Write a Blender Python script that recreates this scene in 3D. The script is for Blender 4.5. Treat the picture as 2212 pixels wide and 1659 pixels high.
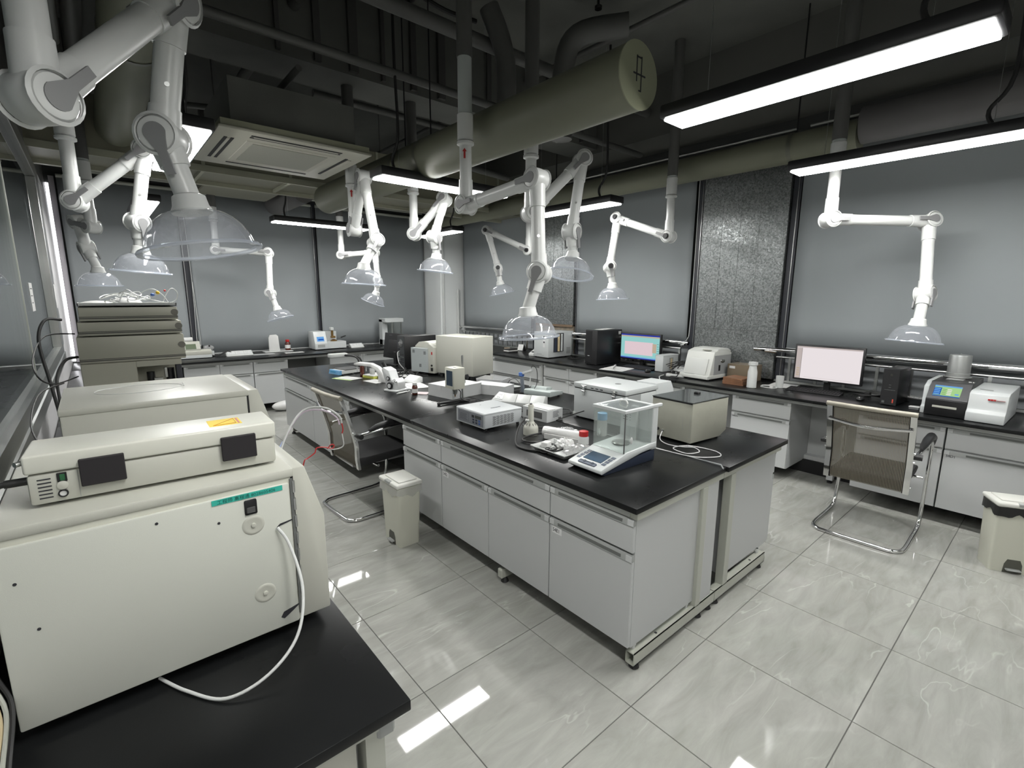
import bpy, bmesh, math, random
from mathutils import Vector, Matrix
random.seed(7)
for o in list(bpy.data.objects): bpy.data.objects.remove(o)
S = bpy.context.scene
COL = S.collection
PI = math.pi
# ------------------------------------------------------------------ camera, world, exposure
cam = bpy.data.cameras.new('camera'); camo = bpy.data.objects.new('camera', cam); COL.objects.link(camo)
Rr = (0.759811, -0.650129, 0.004304); Rd = (-0.113125, -0.138723, -0.983849); Rf = (0.640226, 0.747053, -0.178949)
camo.matrix_world = Matrix(((Rr[0], -Rd[0], -Rf[0], 0), (Rr[1], -Rd[1], -Rf[1], 0), (Rr[2], -Rd[2], -Rf[2], 1.63), (0, 0, 0, 1)))
cam.sensor_width = 36; cam.lens = 1045.46 / 2212 * 36; cam.clip_start = 0.02; cam.clip_end = 60
S.camera = camo
w = bpy.data.worlds.new('world'); S.world = w; w.use_nodes = True
w.node_tree.nodes['Background'].inputs[0].default_value = (0.75, 0.8, 0.85, 1)
w.node_tree.nodes['Background'].inputs[1].default_value = 0.25
S.view_settings.view_transform = 'Standard'; S.view_settings.look = 'None'; S.view_settings.gamma = 1
S.view_settings.use_curve_mapping = False
S.view_settings.exposure = 1.9
S.cycles.transparent_max_bounces = 24
LAMP = 14.0        # radiance of the lamp diffusers
# ------------------------------------------------------------------ materials
MATS = {}
def mat(name, col, rough=0.5, metal=0.0, spec=0.5, bump=0, bscale=50, emit=None, estr=1.0, coat=0, var=0, vscale=4):
    if name in MATS: return MATS[name]
    m = bpy.data.materials.new(name); m.use_nodes = True
    nt = m.node_tree; b = nt.nodes['Principled BSDF']
    b.inputs['Base Color'].default_value = (*col, 1); b.inputs['Roughness'].default_value = rough
    b.inputs['Metallic'].default_value = metal; b.inputs['Specular IOR Level'].default_value = spec
    b.inputs['Coat Weight'].default_value = coat
    if emit:
        b.inputs['Emission Color'].default_value = (*emit, 1); b.inputs['Emission Strength'].default_value = estr
    if bump or var:
        tc = nt.nodes.new('ShaderNodeTexCoord')
        n = nt.nodes.new('ShaderNodeTexNoise'); n.inputs['Scale'].default_value = bscale if bump else vscale; n.inputs['Detail'].default_value = 4
        nt.links.new(tc.outputs['Object'], n.inputs['Vector'])
        if bump:
            bp = nt.nodes.new('ShaderNodeBump'); bp.inputs['Strength'].default_value = bump; bp.inputs['Distance'].default_value = 0.002
            nt.links.new(n.outputs['Fac'], bp.inputs['Height']); nt.links.new(bp.outputs['Normal'], b.inputs['Normal'])
        if var:
            n2 = nt.nodes.new('ShaderNodeTexNoise'); n2.inputs['Scale'].default_value = vscale; n2.inputs['Detail'].default_value = 5
            nt.links.new(tc.outputs['Object'], n2.inputs['Vector'])
            r = nt.nodes.new('ShaderNodeValToRGB'); r.color_ramp.elements[0].position = .3; r.color_ramp.elements[1].position = .7
            r.color_ramp.elements[0].color = (*[c * (1 - var) for c in col], 1); r.color_ramp.elements[1].color = (*[min(1, c * (1 + var)) for c in col], 1)
            nt.links.new(n2.outputs['Fac'], r.inputs['Fac']); nt.links.new(r.outputs['Color'], b.inputs['Base Color'])
            mr = nt.nodes.new('ShaderNodeMapRange'); mr.inputs[3].default_value = max(0, rough - .03); mr.inputs[4].default_value = rough + .03
            nt.links.new(n2.outputs['Fac'], mr.inputs[0]); nt.links.new(mr.outputs[0], b.inputs['Roughness'])
    MATS[name] = m; return m
white_pl = mat('white plastic', (.54, .55, .54), .35, bump=.05, bscale=300)
arm_white = mat('arm enamel', (.62, .63, .62), .32)
arm_grey = mat('arm insert grey', (.22, .22, .225), .5)
arm_grey_tube = mat('arm upper tube', (.42, .45, .44), .4)
cab = mat('cabinet laminate', (.45, .46, .46), .38, bump=.03, bscale=400)
cab_edge = mat('cabinet edging', (.49, .50, .50), .4)
grip = mat('drawer grip grey', (.30, .31, .30), .42)
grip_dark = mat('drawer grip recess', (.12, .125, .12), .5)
steel_pt = mat('painted steel frame', (.40, .41, .36), .35, bump=.03, bscale=200)
rail_al = mat('aluminium rail', (.42, .43, .42), .32, .35)
blacktop = mat('black resin worktop', (.0075, .008, .0083), .28, var=.25, vscale=3, spec=.22)
cream = mat('cream enamel', (.50, .50, .43), .42, bump=.06, bscale=500)
cream_l = mat('light cream enamel', (.44, .44, .39), .42, bump=.06, bscale=500)
taupe = mat('taupe enamel', (.345, .34, .28), .45, bump=.05, bscale=500)
greyplate = mat('grey plate', (.36, .39, .39), .42, bump=.03, bscale=300)
black = mat('black plastic', (.010, .010, .011), .38)
blackm = mat('matt black', (.008, .008, .009), .6)
rubber = mat('black rubber', (.012, .012, .012), .55)
chrome = mat('chrome', (.75, .75, .75), .1, 1)
steel = mat('brushed steel', (.50, .51, .50), .3, 1, bump=.05, bscale=150)
paper = mat('paper', (.58, .58, .57), .7)
darkpaint = mat('black ceiling paint', (.13, .132, .122), .75, var=.2, vscale=1.5)
darkwall = mat('dark wall paint', (.05, .052, .05), .7)
pipe_dk = mat('dark pipe paint', (.10, .10, .095), .5)
duct_m = mat('olive duct paint', (.165, .168, .12), .5, var=.08, vscale=2)
beam_m = mat('olive grey sheet metal', (.22, .215, .16), .4, var=.08, vscale=1.5)
ac_m = mat('aged white plastic', (.48, .47, .40), .45)
red = mat('red plastic', (.42, .02, .02), .35)
blue = mat('blue plastic', (.05, .12, .35), .4)
skyblue = mat('sky blue plastic', (.12, .3, .5), .4)
navy = mat('navy plastic', (.02, .028, .05), .4)
amber = mat('amber glass', (.06, .012, .005), .08, coat=.5)
wood = mat('brown wood board', (.19, .09, .045), .5, var=.25, vscale=8)
brown = mat('brown enamel', (.16, .125, .085), .45)
lcd = mat('lcd glass', (.035, .055, .08), .12)
lcd_green = mat('green lcd', (.12, .15, .10), .2)
yellow = mat('yellow label', (.75, .55, .03), .6)
teal = mat('teal tape', (.03, .38, .30), .6)
ink = mat('ink', (.02, .02, .025), .7)
blind_m = mat('grey blind fabric', (.255, .275, .285), .62, bump=.08, bscale=600, var=.035, vscale=1.2)
wallw = mat('white panel', (.62, .61, .62), .4)
bag_m = mat('white bag film', (.66, .66, .65), .3)
beige = mat('beige bin', (.55, .55, .47), .45)
greenpl = mat('green rocker', (.02, .10, .04), .35)
gold = mat('brass parts', (.28, .17, .06), .35, .8)
tan = mat('tan rod', (.55, .45, .28), .5)

def nodes(name):
    m = bpy.data.materials.new(name); m.use_nodes = True; nt = m.node_tree; nt.nodes.clear()
    out = nt.nodes.new('ShaderNodeOutputMaterial'); return m, nt, out
def thin_glass(name, tint, haze, hazecol, rough=.02):
    m, nt, out = nodes(name)
    tr = nt.nodes.new('ShaderNodeBsdfTransparent'); tr.inputs[0].default_value = (*tint, 1)
    d0 = nt.nodes.new('ShaderNodeBsdfDiffuse'); d0.inputs[0].default_value = (*hazecol, 1)
    d1 = nt.nodes.new('ShaderNodeBsdfTranslucent'); d1.inputs[0].default_value = (*hazecol, 1)
    df = nt.nodes.new('ShaderNodeMixShader'); df.inputs[0].default_value = .5
    nt.links.new(d0.outputs[0], df.inputs[1]); nt.links.new(d1.outputs[0], df.inputs[2])
    gl = nt.nodes.new('ShaderNodeBsdfGlossy'); gl.inputs[0].default_value = (1, 1, 1, 1); gl.inputs[1].default_value = rough
    lw = nt.nodes.new('ShaderNodeLayerWeight'); pw = nt.nodes.new('ShaderNodeMath'); pw.operation = 'POWER'; pw.inputs[1].default_value = 3.5
    nt.links.new(lw.outputs['Facing'], pw.inputs[0]); fr = nt.nodes.new('ShaderNodeMath'); fr.operation = 'MULTIPLY_ADD'; fr.inputs[1].default_value = .75; fr.inputs[2].default_value = .045
    nt.links.new(pw.outputs[0], fr.inputs[0])
    a = nt.nodes.new('ShaderNodeMixShader'); a.inputs[0].default_value = haze
    b = nt.nodes.new('ShaderNodeMixShader')
    nt.links.new(tr.outputs[0], a.inputs[1]); nt.links.new(df.outputs[0], a.inputs[2])
    nt.links.new(fr.outputs[0], b.inputs[0]); nt.links.new(a.outputs[0], b.inputs[1]); nt.links.new(gl.outputs[0], b.inputs[2])
    nt.links.new(b.outputs[0], out.inputs[0]); return m
dome_m = thin_glass('clear dome plastic', (.95, .96, .98), .19, (.84, .87, .93), .04)
glass_m = thin_glass('clear glass', (.93, .95, .94), .05, (.7, .72, .7))
part_glass = thin_glass('partition glass', (.80, .84, .84), .03, (.4, .42, .42), .0)
film_m = thin_glass('clear film', (.9, .9, .9), .35, (.8, .8, .8), .12)
def emis(name, col, s):
    if name.startswith('screen'): s *= .27
    if name.startswith('daylight'): s *= .5
    m, nt, out = nodes(name); e = nt.nodes.new('ShaderNodeEmission'); e.inputs[0].default_value = (*col, 1); e.inputs[1].default_value = s
    nt.links.new(e.outputs[0], out.inputs[0]); return m
lamp_m = emis('lamp diffuser', (1.0, 1.0, .97), LAMP)
leak_m = emis('daylight gap', (.97, .97, 1.0), 2.2)
scr_cyan = emis('screen cyan', (.30, .62, .60), .95); scr_pink = emis('screen pink', (.75, .60, .64), .95)
scr_blue = emis('screen blue', (.03, .04, .38), .9); scr_white = emis('screen white', (.80, .74, .75), 1.0)
scr_side = emis('screen side pane', (.55, .48, .46), .9); scr_green = emis('screen green', (.40, .66, .28), .95)
scr_lblue = emis('screen light blue', (.16, .40, .78), .95); scr_dblue = emis('screen dark blue', (.03, .12, .45), .9)
scr_tan = emis('screen tan', (.62, .50, .38), .8)

# marble floor tiles
def marble():
    m = bpy.data.materials.new('grey marble tile'); m.use_nodes = True; nt = m.node_tree; b = nt.nodes['Principled BSDF']
    L = nt.links.new; N = nt.nodes.new
    oi = N('ShaderNodeObjectInfo'); tc = N('ShaderNodeTexCoord')
    rv = N('ShaderNodeVectorMath'); rv.operation = 'SCALE'; rv.inputs['Scale'].default_value = 37.0
    cx = N('ShaderNodeCombineXYZ'); L(oi.outputs['Random'], cx.inputs[0]); L(oi.outputs['Random'], cx.inputs[1]); L(oi.outputs['Random'], cx.inputs[2])
    L(cx.outputs[0], rv.inputs[0])
    ad = N('ShaderNodeVectorMath'); ad.operation = 'ADD'; L(tc.outputs['Object'], ad.inputs[0]); L(rv.outputs[0], ad.inputs[1])
    mp = N('ShaderNodeMapping'); mp.inputs['Rotation'].default_value = (0, 0, .55); mp.inputs['Scale'].default_value = (.62, 2.6, 1)
    L(ad.outputs[0], mp.inputs[0])
    # warped veins
    n0 = N('ShaderNodeTexNoise'); n0.inputs['Scale'].default_value = 2.2; n0.inputs['Detail'].default_value = 3.5; n0.inputs['Distortion'].default_value = .35
    L(mp.outputs[0], n0.inputs['Vector'])
    s1 = N('ShaderNodeMath'); s1.operation = 'SUBTRACT'; s1.inputs[1].default_value = .5; L(n0.outputs['Fac'], s1.inputs[0])
    a1 = N('ShaderNodeMath'); a1.operation = 'ABSOLUTE'; L(s1.outputs[0], a1.inputs[0])
    r1 = N('ShaderNodeMapRange'); r1.inputs[1].default_value = 0; r1.inputs[2].default_value = .010; r1.inputs[3].default_value = 1; r1.inputs[4].default_value = 0
    L(a1.outputs[0], r1.inputs[0])
    n3 = N('ShaderNodeTexNoise'); n3.inputs['Scale'].default_value = 3; L(ad.outputs[0], n3.inputs['Vector'])
    r3 = N('ShaderNodeMapRange'); r3.inputs[1].default_value = .5; r3.inputs[2].default_value = .66; L(n3.outputs['Fac'], r3.inputs[0])
    mv = N('ShaderNodeMath'); mv.operation = 'MULTIPLY'; L(r1.outputs[0], mv.inputs[0]); L(r3.outputs[0], mv.inputs[1])
    n1 = N('ShaderNodeTexNoise'); n1.inputs['Scale'].default_value = 5; n1.inputs['Detail'].default_value = 9; n1.inputs['Roughness'].default_value = .62
    n1.inputs['Distortion'].default_value = .6; L(mp.outputs[0], n1.inputs['Vector'])
    ramp = N('ShaderNodeValToRGB'); e = ramp.color_ramp.elements
    e[0].position = .30; e[0].color = (.275, .275, .255, 1); e[1].position = .70; e[1].color = (.385, .385, .36, 1)
    L(n1.outputs['Fac'], ramp.inputs['Fac'])
    mx = N('ShaderNodeMix'); mx.data_type = 'RGBA'; mx.inputs['B'].default_value = (.52, .52, .49, 1)
    mm = N('ShaderNodeMath'); mm.operation = 'MULTIPLY'; mm.inputs[1].default_value = .6; L(mv.outputs[0], mm.inputs[0])
    L(mm.outputs[0], mx.inputs['Factor']); L(ramp.outputs['Color'], mx.inputs['A']); L(mx.outputs['Result'], b.inputs['Base Color'])
    b.inputs['Roughness'].default_value = .035; b.inputs['Specular IOR Level'].default_value = .5
    return m
marble_m = marble()
grout_m = mat('tile grout', (.10, .10, .095), .8)
def galv():
    m = bpy.data.materials.new('galvanised sheet'); m.use_nodes = True; nt = m.node_tree; b = nt.nodes['Principled BSDF']
    L = nt.links.new; N = nt.nodes.new; tc = N('ShaderNodeTexCoord')
    nz = N('ShaderNodeTexNoise'); nz.inputs['Scale'].default_value = 30; L(tc.outputs['Object'], nz.inputs['Vector'])
    ad = N('ShaderNodeVectorMath'); ad.operation = 'MULTIPLY_ADD'; ad.inputs[1].default_value = (.03, .03, .03); L(nz.outputs['Color'], ad.inputs[0]); L(tc.outputs['Object'], ad.inputs[2])
    v = N('ShaderNodeTexVoronoi'); v.inputs['Scale'].default_value = 80; L(ad.outputs[0], v.inputs['Vector'])
    sx = N('ShaderNodeSeparateColor'); L(v.outputs['Color'], sx.inputs[0])
    r = N('ShaderNodeValToRGB'); r.color_ramp.elements[0].color = (.15, .16, .16, 1); r.color_ramp.elements[1].color = (.33, .345, .345, 1); L(sx.outputs[0], r.inputs['Fac'])
    L(r.outputs['Color'], b.inputs['Base Color']); b.inputs['Metallic'].default_value = .85
    mr = N('ShaderNodeMapRange'); mr.inputs[3].default_value = .28; mr.inputs[4].default_value = .5; L(sx.outputs[1], mr.inputs[0]); L(mr.outputs[0], b.inputs['Roughness'])
    bp = N('ShaderNodeBump'); bp.inputs['Strength'].default_value = .5; bp.inputs['Distance'].default_value = .003; L(sx.outputs[2], bp.inputs['Height']); L(bp.outputs['Normal'], b.inputs['Normal'])
    return m
galv_m = galv()
def meshfab():
    m, nt, out = nodes('striped mesh fabric'); L = nt.links.new; N = nt.nodes.new
    tc = N('ShaderNodeTexCoord'); wv = N('ShaderNodeTexWave'); wv.bands_direction = 'Y'; wv.inputs['Scale'].default_value = 40; wv.inputs['Distortion'].default_value = 1.2
    wv.inputs['Detail'].default_value = 1; wv.inputs['Detail Scale'].default_value = .35
    L(tc.outputs['Object'], wv.inputs['Vector'])
    r = N('ShaderNodeValToRGB'); r.color_ramp.elements[0].position = .3; r.color_ramp.elements[0].color = (.06, .05, .04, 1); r.color_ramp.elements[1].position = .6; r.color_ramp.elements[1].color = (.25, .23, .185, 1)
    L(wv.outputs['Fac'], r.inputs['Fac'])
    d = N('ShaderNodeBsdfDiffuse'); L(r.outputs['Color'], d.inputs[0])
    tl = N('ShaderNodeBsdfTranslucent'); L(r.outputs['Color'], tl.inputs[0])
    m1 = N('ShaderNodeMixShader'); m1.inputs[0].default_value = .3; L(d.outputs[0], m1.inputs[1]); L(tl.outputs[0], m1.inputs[2])
    t = N('ShaderNodeBsdfTransparent'); m2 = N('ShaderNodeMixShader')
    mr = N('ShaderNodeMapRange'); mr.inputs[1].default_value = .2; mr.inputs[2].default_value = .6; mr.inputs[3].default_value = .5; mr.inputs[4].default_value = .12; L(wv.outputs['Fac'], mr.inputs[0])
    L(mr.outputs[0], m2.inputs[0]); L(m1.outputs[0], m2.inputs[1]); L(t.outputs[0], m2.inputs[2]); L(m2.outputs[0], out.inputs[0])
    return m
mesh_m = meshfab()
def cloudy():   # white marks and blur print on film/foil
    return mat('crumpled foil', (.70, .70, .69), .28, .3, bump=1.0, bscale=60)
foil_m = cloudy()

# ------------------------------------------------------------------ mesh builder
class MB:
    def __init__(s): s.bm = bmesh.new(); s.M = Matrix()
    def _x(s, vs):
        if s.M != Matrix(): bmesh.ops.transform(s.bm, matrix=s.M, verts=vs)
    def box(s, x0, x1, y0, y1, z0, z1, bev=0, seg=1, M=None):
        r = bmesh.ops.create_cube(s.bm, size=1); vs = r['verts']
        for v in vs: v.co = Vector(((x0 + x1) / 2 + v.co.x * (x1 - x0), (y0 + y1) / 2 + v.co.y * (y1 - y0), (z0 + z1) / 2 + v.co.z * (z1 - z0)))
        if bev:
            es = {e for v in vs for e in v.link_edges}
            q = bmesh.ops.bevel(s.bm, geom=list(es), offset=bev, segments=seg, affect='EDGES', profile=.5)
            vs = list({v for f in q['faces'] for v in f.verts} | {v for v in vs if v.is_valid})
        if M is not None: bmesh.ops.transform(s.bm, matrix=M, verts=vs)
        s._x(vs); return s
    def prism(s, poly, lo, hi, axis='y', bev=0):
        def mk(a, b, c):
            return {'x': (c, a, b), 'y': (a, c, b), 'z': (a, b, c)}[axis]
        A = [s.bm.verts.new(mk(a, b, lo)) for a, b in poly]; B = [s.bm.verts.new(mk(a, b, hi)) for a, b in poly]
        n = len(poly); fs = [s.bm.faces.new(A), s.bm.faces.new(B)]
        for i in range(n): fs.append(s.bm.faces.new((A[i], A[(i + 1) % n], B[(i + 1) % n], B[i])))
        bmesh.ops.recalc_face_normals(s.bm, faces=fs)
        vs = A + B
        if bev:
            es = {e for f in fs for e in f.edges}
            q = bmesh.ops.bevel(s.bm, geom=list(es), offset=bev, segments=2, affect='EDGES', profile=.5)
            vs = list({v for f in q['faces'] for v in f.verts} | {v for v in vs if v.is_valid})
        s._x(vs); return s
    def cyl(s, p0, p1, r0, r1=None, seg=16, cap=True):
        r1 = r0 if r1 is None else r1; p0 = Vector(p0); p1 = Vector(p1); d = p1 - p0
        if d.length < 1e-6: return s
        q = d.to_track_quat('Z', 'Y').to_matrix(); vs = []
        rings = []
        for p, r in ((p0, r0), (p1, r1)):
            rings.append([s.bm.verts.new(p + q @ Vector((r * math.cos(2 * PI * i / seg), r * math.sin(2 * PI * i / seg), 0))) for i in range(seg)])
        for i in range(seg): s.bm.faces.new((rings[0][i], rings[0][(i + 1) % seg], rings[1][(i + 1) % seg], rings[1][i]))
        if cap: s.bm.faces.new(rings[0][::-1]); s.bm.faces.new(rings[1])
        s._x(rings[0] + rings[1]); return s
    def tube(s, pts, r, seg=8, closed=False, smooth=0, cap=True):
        P = [Vector(p) for p in pts]
        if smooth: P = crom(P, smooth, closed)
        n = len(P); rings = []; up = None
        for i in range(n):
            if closed: t = P[(i + 1) % n] - P[i - 1]
            else: t = P[min(i + 1, n - 1)] - P[max(i - 1, 0)]
            t.normalize()
            if up is None:
                up = Vector((0, 0, 1)) if abs(t.z) < .9 else Vector((1, 0, 0))
            u = (up - t * up.dot(t))
            if u.length < 1e-5: u = t.orthogonal()
            u.normalize(); up = u; v = t.cross(u)
            rr = r[i] if isinstance(r, (list, tuple)) else r
            rings.append([s.bm.verts.new(P[i] + (u * math.cos(2 * PI * k / seg) + v * math.sin(2 * PI * k / seg)) * rr) for k in range(seg)])
        m = n if closed else n - 1
        for i in range(m):
            a = rings[i]; b = rings[(i + 1) % n]
            for k in range(seg): s.bm.faces.new((a[k], a[(k + 1) % seg], b[(k + 1) % seg], b[k]))
        if cap and not closed: s.bm.faces.new(rings[0][::-1]); s.bm.faces.new(rings[-1])
        s._x([v for q in rings for v in q]); return s
    def lathe(s, prof, c=(0, 0, 0), seg=24, axis=(0, 0, 1), capends=True):
        q = Vector(axis).normalized().to_track_quat('Z', 'Y').to_matrix(); c = Vector(c); rings = []
        for r, z in prof: rings.append([s.bm.verts.new(c + q @ Vector((r * math.cos(2 * PI * i / seg), r * math.sin(2 * PI * i / seg), z))) for i in range(seg)])
        for a, b in zip(rings, rings[1:]):
            for i in range(seg): s.bm.faces.new((a[i], a[(i + 1) % seg], b[(i + 1) % seg], b[i]))
        if capends: s.bm.faces.new(rings[0][::-1]); s.bm.faces.new(rings[-1])
        s._x([v for q2 in rings for v in q2]); return s
    def sphere(s, c, r, sc=(1, 1, 1), seg=16):
        q = bmesh.ops.create_uvsphere(s.bm, u_segments=seg, v_segments=seg // 2 + 2, radius=r)['verts']
        for v in q: v.co = Vector((v.co.x * sc[0] + c[0], v.co.y * sc[1] + c[1], v.co.z * sc[2] + c[2]))
        s._x(q); return s
    def grid(s, f, nu, nv):
        V = [[s.bm.verts.new(f(i / nu, j / nv)) for j in range(nv + 1)] for i in range(nu + 1)]
        for i in range(nu):
            for j in range(nv): s.bm.faces.new((V[i][j], V[i + 1][j], V[i + 1][j + 1], V[i][j + 1]))
        s._x([v for q in V for v in q]); return s
    def quad(s, *p):
        vs = [s.bm.verts.new(q) for q in p]; s.bm.faces.new(vs); s._x(vs); return s
    def mesh(s, name, m, ang=35):
        bmesh.ops.recalc_face_normals(s.bm, faces=s.bm.faces[:])
        me = bpy.data.meshes.new(name); s.bm.to_mesh(me); s.bm.free()
        for p in me.polygons: p.use_smooth = True
        me.set_sharp_from_angle(angle=math.radians(ang))
        me.materials.append(m); return me
def crom(P, k, closed=False):
    out = []; n = len(P); rng = range(n if closed else n - 1)
    for i in rng:
        if closed: a, b, c, d = P[i - 1], P[i], P[(i + 1) % n], P[(i + 2) % n]
        else: a, b, c, d = P[max(i - 1, 0)], P[i], P[i + 1], P[min(i + 2, n - 1)]
        for j in range(k):
            t = j / k; out.append(.5 * ((2 * b) + (c - a) * t + (2 * a - 5 * b + 4 * c - d) * t * t + (3 * b - a - 3 * c + d) * t ** 3))
    if not closed: out.append(P[-1])
    return out
def thing(name, label, cat, loc=(0, 0, 0), rz=0, group=None):
    o = bpy.data.objects.new(name, None); COL.objects.link(o); o.empty_display_size = .05
    o.location = loc; o.rotation_euler = (0, 0, math.radians(rz)); o['label'] = label; o['category'] = cat
    if group: o['group'] = group
    return o
def part(name, mb, m, parent=None, label=None, kind=None):
    me = mb if isinstance(mb, bpy.types.Mesh) else mb.mesh(name, m)
    o = bpy.data.objects.new(name, me); COL.objects.link(o)
    if parent: o.parent = parent
    if label: o['label'] = label
    if kind: o['kind'] = kind
    return o
def solo(name, mb, m, label, cat, loc=(0, 0, 0), rz=0, group=None):
    o = part(name, mb, m); o.location = loc; o.rotation_euler = (0, 0, math.radians(rz)); o['label'] = label; o['category'] = cat
    if group: o['group'] = group
    return o
def struct(name, mb, m, parent=None, label=None):
    o = part(name, mb, m, parent)
    if not parent: o['kind'] = 'structure'
    if label: o['label'] = label
    return o
def B(*a, **k): return MB().box(*a, **k)
def text(name, s, size, parent, m, loc, rot, ext=0.0004, sx=1.0):
    c = bpy.data.curves.new('t', 'FONT'); c.body = s; c.size = size; c.extrude = ext; c.resolution_u = 2
    o = bpy.data.objects.new('t', c); COL.objects.link(o); bpy.context.view_layer.update()
    dg = bpy.context.evaluated_depsgraph_get(); me = bpy.data.meshes.new_from_object(o.evaluated_get(dg))
    bpy.data.objects.remove(o); bpy.data.curves.remove(c)
    me.materials.clear(); me.materials.append(m)
    t = bpy.data.objects.new(name, me); COL.objects.link(t); t.parent = parent
    t.location = loc; t.rotation_euler = [math.radians(a) for a in rot]; t.scale = (sx, 1, 1)
    return t
T = .785       # worktop height
X0, X1, Y0, Y1, ZC = -.27, 5.3, -3.2, 8.15, 3.9

# ================================================================== room shell
fl = struct('floor', B(X0 - 1.8, X1 + .1, Y0, Y1 + .1, -.06, -.0035), grout_m)
pt = .6015; tile = MB().box(-pt / 2 + .0016, pt / 2 - .0016, -pt / 2 + .0016, pt / 2 - .0016, -.008, 0, bev=.0012).mesh('tile', marble_m)
gx0 = .869 - 2 * pt; gy0 = .367 - 4 * pt
for i in range(10):
    for j in range(17):
        cx = gx0 + (i + .5) * pt; cy = gy0 + (j + .5) * pt
        if cx > X1 + .1 or cy > Y1 + .1: continue
        o = part('tile', tile, None, fl); o.location = (cx, cy, 0)
struct('ceiling', B(X0 - 1.8, X1 + .15, Y0, Y1 + .15, ZC, ZC + .1), darkpaint)
# far wall and right wall, dark above the windows
wf = struct('wall_far', B(X0 - 1.8, X1 + .15, Y1, Y1 + .12, 0, ZC), darkwall)
wr = struct('wall_right', B(X1, X1 + .12, Y0, Y1, 0, ZC), darkwall)
wn = struct('wall_near', B(X0 - 1.8, X1 + .12, Y0 - .1, Y0, 0, ZC), mat('near wall paint', (.42, .42, .40), .6))
# left partition
wl = struct('wall_left', B(X0 - .08, X0, Y0, Y1, 0, .98), wallw)
part('upper_panel', B(X0 - .08, X0, Y0, Y1, 2.78, ZC), mat('partition header grey', (.10, .10, .095), .45), wl)
part('gasket', B(X0 - .001, X0 + .006, Y0, 6.58, .975, .992), blackm, wl)
part('jamb', B(X0 - .08, X0 + .004, 6.6, Y1, .98, 2.78), wallw, wl)
sl = MB(); sl.prism([(X0 - .08, .99), (X0 + .012, .99), (X0 + .012, 1.06), (X0 + .004, 1.065), (X0 + .004, 1.14), (X0 - .08, 1.14)], Y0, 6.6)
part('sill_bar', sl, steel, wl)
part('header_bar', B(X0 - .08, X0 + .012, Y0, 6.6, 2.66, 2.78, bev=.004), mat('dull steel', (.24, .24, .225), .35, .8), wl)
wd = struct('window_1', B(X0 - .035, X0 - .023, Y0, 6.25, 1.14, 2.66), part_glass)
part('post', B(X0 - .07, X0 + .01, 6.24, 6.6, 1.14, 2.66, bev=.003), steel, wd)
part('post', B(X0 - .038, X0 - .020, 3.9, 3.91, 1.14, 2.66), steel_pt, wd)
struct('floor_beyond', B(X0 - 1.78, X0 - .09, Y0, Y1, -.003, .4), mat('low reflection grey', (.30, .31, .31), .5))  # pale raised slab, its grey stands in for reflections in the glass
struct('wall_beyond', B(X0 - 1.82, X0 - 1.78, Y0, Y1, 0, ZC), mat('corridor reflection grey', (.36, .37, .37), .6))  # grey lightened to imitate the pale reflection on the partition
nt1 = solo('notice', B(X0 - .022, X0 - .0205, 4.35, 4.55, 1.52, 1.70), paper, 'white paper notice taped high on the glass partition', 'notice')
for k in range(3): part('text_line', B(X0 - .0204, X0 - .0199, 4.38, 4.38 + .13 - .02 * k, 1.66 - .045 * k, 1.666 - .045 * k), ink, nt1)
nt2 = solo('notice', B(X0 + .0115, X0 + .013, 6.30, 6.5, 1.50, 1.72), paper, 'small white sheet stuck on the steel partition post', 'notice')
# window beyond far blinds: daylight gap and jamb at the left
struct('trim_1', B(X0 + .005, X0 + .035, Y1 - .012, Y1 - .004, .80, 2.92), leak_m)
struct('trim_2', B(X0 + .04, X0 + .09, Y1 - .03, Y1, .79, 3.0), mat('jamb white', (.55, .52, .56), .4))
# dark frames between the far blinds
for i, (a, b) in enumerate(((1.0, 1.08), (2.76, 2.82))):
    t = struct('trim_%d' % (3 + i), B(a, b, Y1 - .05, Y1, .79, 3.05), mat('dark frame', (.03, .032, .04), .4))
    part('chrome_strip', B(a + .012, a + .018, Y1 - .056, Y1 - .05, .8, 3.0), steel, t)
# corner column
colm = struct('wall_column', B(4.76, X1, 7.52, Y1, 0, 2.75, bev=.01), mat('column white', (.72, .74, .74), .45))
part('pipe', MB().cyl((5.10, 7.48, .8), (5.10, 7.48, 1.75), .022), white_pl, colm)
part('pipe', MB().cyl((4.80, 7.49, .8), (4.80, 7.49, 2.6), .015), white_pl, colm)

def blind(x0, y0, x1, y1, zb, zt, label, skew=0):
    # flat roller blind hanging between two plan points, built slightly wavy
    t = thing('roller_blind', label, 'blind', ((x0 + x1) / 2, (y0 + y1) / 2, zb), 0)
    cx, cy = (x0 + x1) / 2, (y0 + y1) / 2
    dx, dy = (x1 - x0), (y1 - y0); L = math.hypot(dx, dy); nx, ny = -dy / L, dx / L
    def f(u, v):
        wv = .006 * math.sin(u * 9 + 1.3) * (1 - v) + .004 * math.sin(u * 23) * (1 - v)
        return (x0 + dx * u - cx + nx * wv, y0 + dy * u - cy + ny * wv, (zt - zb) * v)
    m = MB(); m.grid(f, 26, 8); me = m.mesh('fabric', blind_m)
    fo = part('fabric', me, None, t); sm = fo.modifiers.new('s', 'SOLIDIFY'); sm.thickness = .002
    h = MB().cyl((x0 - cx, y0 - cy, zt - zb), (x1 - cx, y1 - cy, zt - zb), .022); part('roller_tube', h, steel_pt, t)
    h = MB().cyl((x0 - cx, y0 - cy, -.006), (x1 - cx, y1 - cy, -.006), .011); part('bottom_bar', h, mat('blind bar', (.36, .37, .37), .4), t)
    return t
blind(-.16, Y1 - .09, .99, Y1 - .09, .80, 3.0, 'grey roller blind at the left end of the far wall')
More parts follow.
